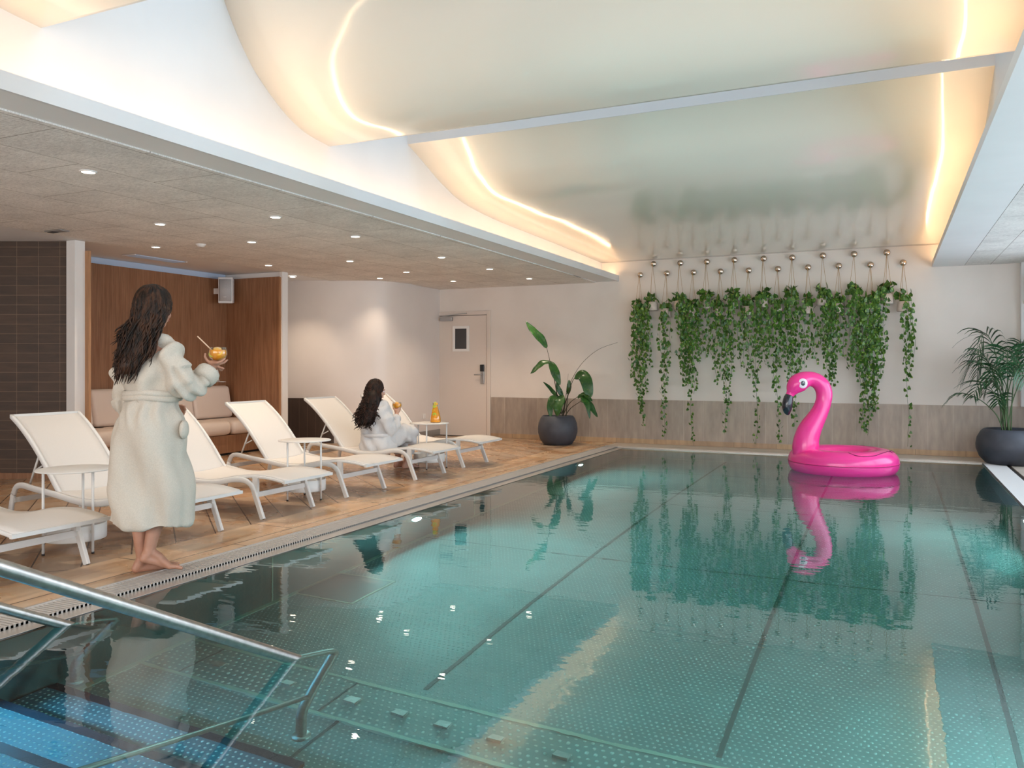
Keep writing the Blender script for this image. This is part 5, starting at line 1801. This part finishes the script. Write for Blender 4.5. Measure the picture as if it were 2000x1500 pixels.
# skirt over both thighs and knees
SP = cat([np.array(p) for p in [(0.0, 0.05, 0.40, 0.135), (0.10, 0.2, 0.415, 0.125), (0.20, 0.34, 0.425, 0.112), (0.27, 0.43, 0.425, 0.092)]], 4)
b.tube([p[:3] for p in SP], [p[3] for p in SP], 24)
b.ell((0.27, 0.43, 0.425), 0.09)
SP = cat([np.array(p) for p in [(-0.12, 0.08, 0.40, 0.13), (0.0, 0.28, 0.415, 0.115), (0.13, 0.49, 0.425, 0.09)]], 4)
b.tube([p[:3] for p in SP], [p[3] for p in SP], 24)
b.ell((0.13, 0.49, 0.425), 0.088)
b.tube([(0.26, 0.44, 0.42), (0.235, 0.48, 0.30), (0.225, 0.50, 0.19)], [0.088, 0.085, 0.09], 24)
b.tube([(0.13, 0.50, 0.42), (0.115, 0.54, 0.30), (0.11, 0.56, 0.19)], [0.088, 0.085, 0.09], 24)


def disp2(c):
    return 0.018 * mnoise.noise(Vector((c.x * 14, c.y * 12, c.z * 8))) + 0.010 * math.sin(c.x * 45 + c.z * 22 + 2 * mnoise.noise(Vector(c) * 6))


remesh(b, 'robe', M['robe2'], w2, 0.0105, 2, disp2)
rws = []
for i in range(49):
    a = 2 * PI * i / 48
    x = X2(735) + 0.158 * math.cos(a)
    yy = 0.138 * math.sin(a)
    rws.append([(x + math.cos(a) * o, yy + math.sin(a) * o, Z2(849) + dz) for o, dz in ((0, -0.02), (0.010, -0.018), (0.013, 0.0), (0.010, 0.018), (0, 0.02))])
MB().grid(rws).build('belt', M['robe2'], w2)
MB().tube([(-0.14, 0.05, 0.765), (-0.15, -0.02, 0.775), (-0.10, -0.062, 0.785), (-0.04, -0.055, 0.785), (0.005, -0.01, 0.77), (0.02, 0.05, 0.72), (0.0, 0.12, 0.6)], [0.02, 0.024, 0.026, 0.026, 0.024, 0.022, 0.018], 12).build('collar', M['robe2'], w2)
MB().tube([(0.131, 0.085, 0.568), (0.141, 0.128, 0.608), (0.144, 0.145, 0.625)], [0.058, 0.06, 0.056], 20).build('cuff', M['robe2'], w2)
mass = [(X2(732), -0.03, Z2(762), 0.085, 0.078), (X2(732), -0.055, Z2(775), 0.095, 0.07), (X2(729), -0.09, Z2(790), 0.105, 0.055), (X2(724), -0.12, Z2(805), 0.11, 0.045), (X2(719), -0.14, Z2(820), 0.095, 0.035), (X2(716), -0.15, Z2(829), 0.06, 0.02)]
ends = [(X2(716), -0.165, Z2(832), 0.09, 0.018), (X2(722), -0.165, Z2(826), 0.10, 0.02), (X2(730), -0.15, Z2(812), 0.11, 0.02), (X2(712), -0.15, Z2(822), 0.10, 0.02), (X2(744), -0.05, Z2(795), 0.05, 0.03)]
hairdo(w2, H2, mass, ends, M['hair2'], 230, 0.0065, 0.017, 10, 0.97, 9, 5)


# ---- wine glasses with drinks
def cocktail(loc, rz, label, straw, tilt=0.0):
    t = empty('cocktail_glass', loc, rz)
    t.rotation_euler = (0, tilt, rz)
    tag(t, label, 'glass', 'cocktail glasses')
    MB().lathe([(0.0, 0.003), (0.03, 0.003), (0.046, 0.001), (0.046, 0.0), (0.0, 0.0)], seg=32).build('foot', M['glass_foot'], t)
    MB().lathe([(0.012, 0.003), (0.005, 0.02), (0.0038, 0.06), (0.0045, 0.11), (0.009, 0.125)], seg=16).build('stem', M['glass_foot'], t)
    MB().lathe([(0.006, 0.122), (0.03, 0.129), (0.047, 0.145), (0.054, 0.165), (0.053, 0.185), (0.047, 0.208), (0.0455, 0.208), (0.051, 0.185), (0.052, 0.165), (0.045, 0.147), (0.028, 0.131), (0.006, 0.125)], seg=40).build('bowl', M['glass'], t)
    MB().lathe([(0.0, 0.127), (0.028, 0.133), (0.0445, 0.148), (0.0510, 0.165), (0.0503, 0.185), (0.049, 0.192), (0.0, 0.192)], seg=40).build('orange_drink', M['juice'], t)
    for i, (x, y, z, rx, ry) in enumerate([(0.018, -0.036, 0.178, 62, 12), (-0.020, -0.034, 0.170, 70, -20), (0.002, -0.012, 0.198, 25, 10)]):
        o = MB().lathe([(0.0, 0.003), (0.021, 0.003), (0.0235, 0.0), (0.021, -0.003), (0.0, -0.003)], seg=20).build('fruit_slice', (M['orange_slice'], M['lime_slice'], M['orange_slice'])[i], t)
        o.location = (x, y, z)
        o.rotation_euler = (R(rx), R(ry), 0)
        MB().lathe([(0.012, 0.0035), (0.014, 0.0042), (0.016, 0.0035)], seg=16).build('peel_ring', M['strawm'], o)
    MB().tube([straw[0], straw[1]], 0.0038, 10).build('straw', M['strawm'], t)
    return t


M['glass_foot'] = glassm('solid_clear_glass', (1, 1, 1), 0.02, 1.4)
px, py, pz = cam_pt(-2.086 + 0.325, 4.75 + 0.135, 1.105)
cocktail((px, py, pz), YAW, 'stemmed glass of orange drink with a straw in the raised hand of the standing woman', ((-0.010, 0.0, 0.165), (-0.103, -0.05, 0.272)))
px, py, pz = cam_pt(-1.446 + 0.137, 9.04 + 0.245, 0.582)
cocktail((px, py, pz), YAW, 'stemmed glass of orange drink held to the mouth of the seated woman', ((0.0, -0.01, 0.165), (-0.092, -0.18, 0.295)))
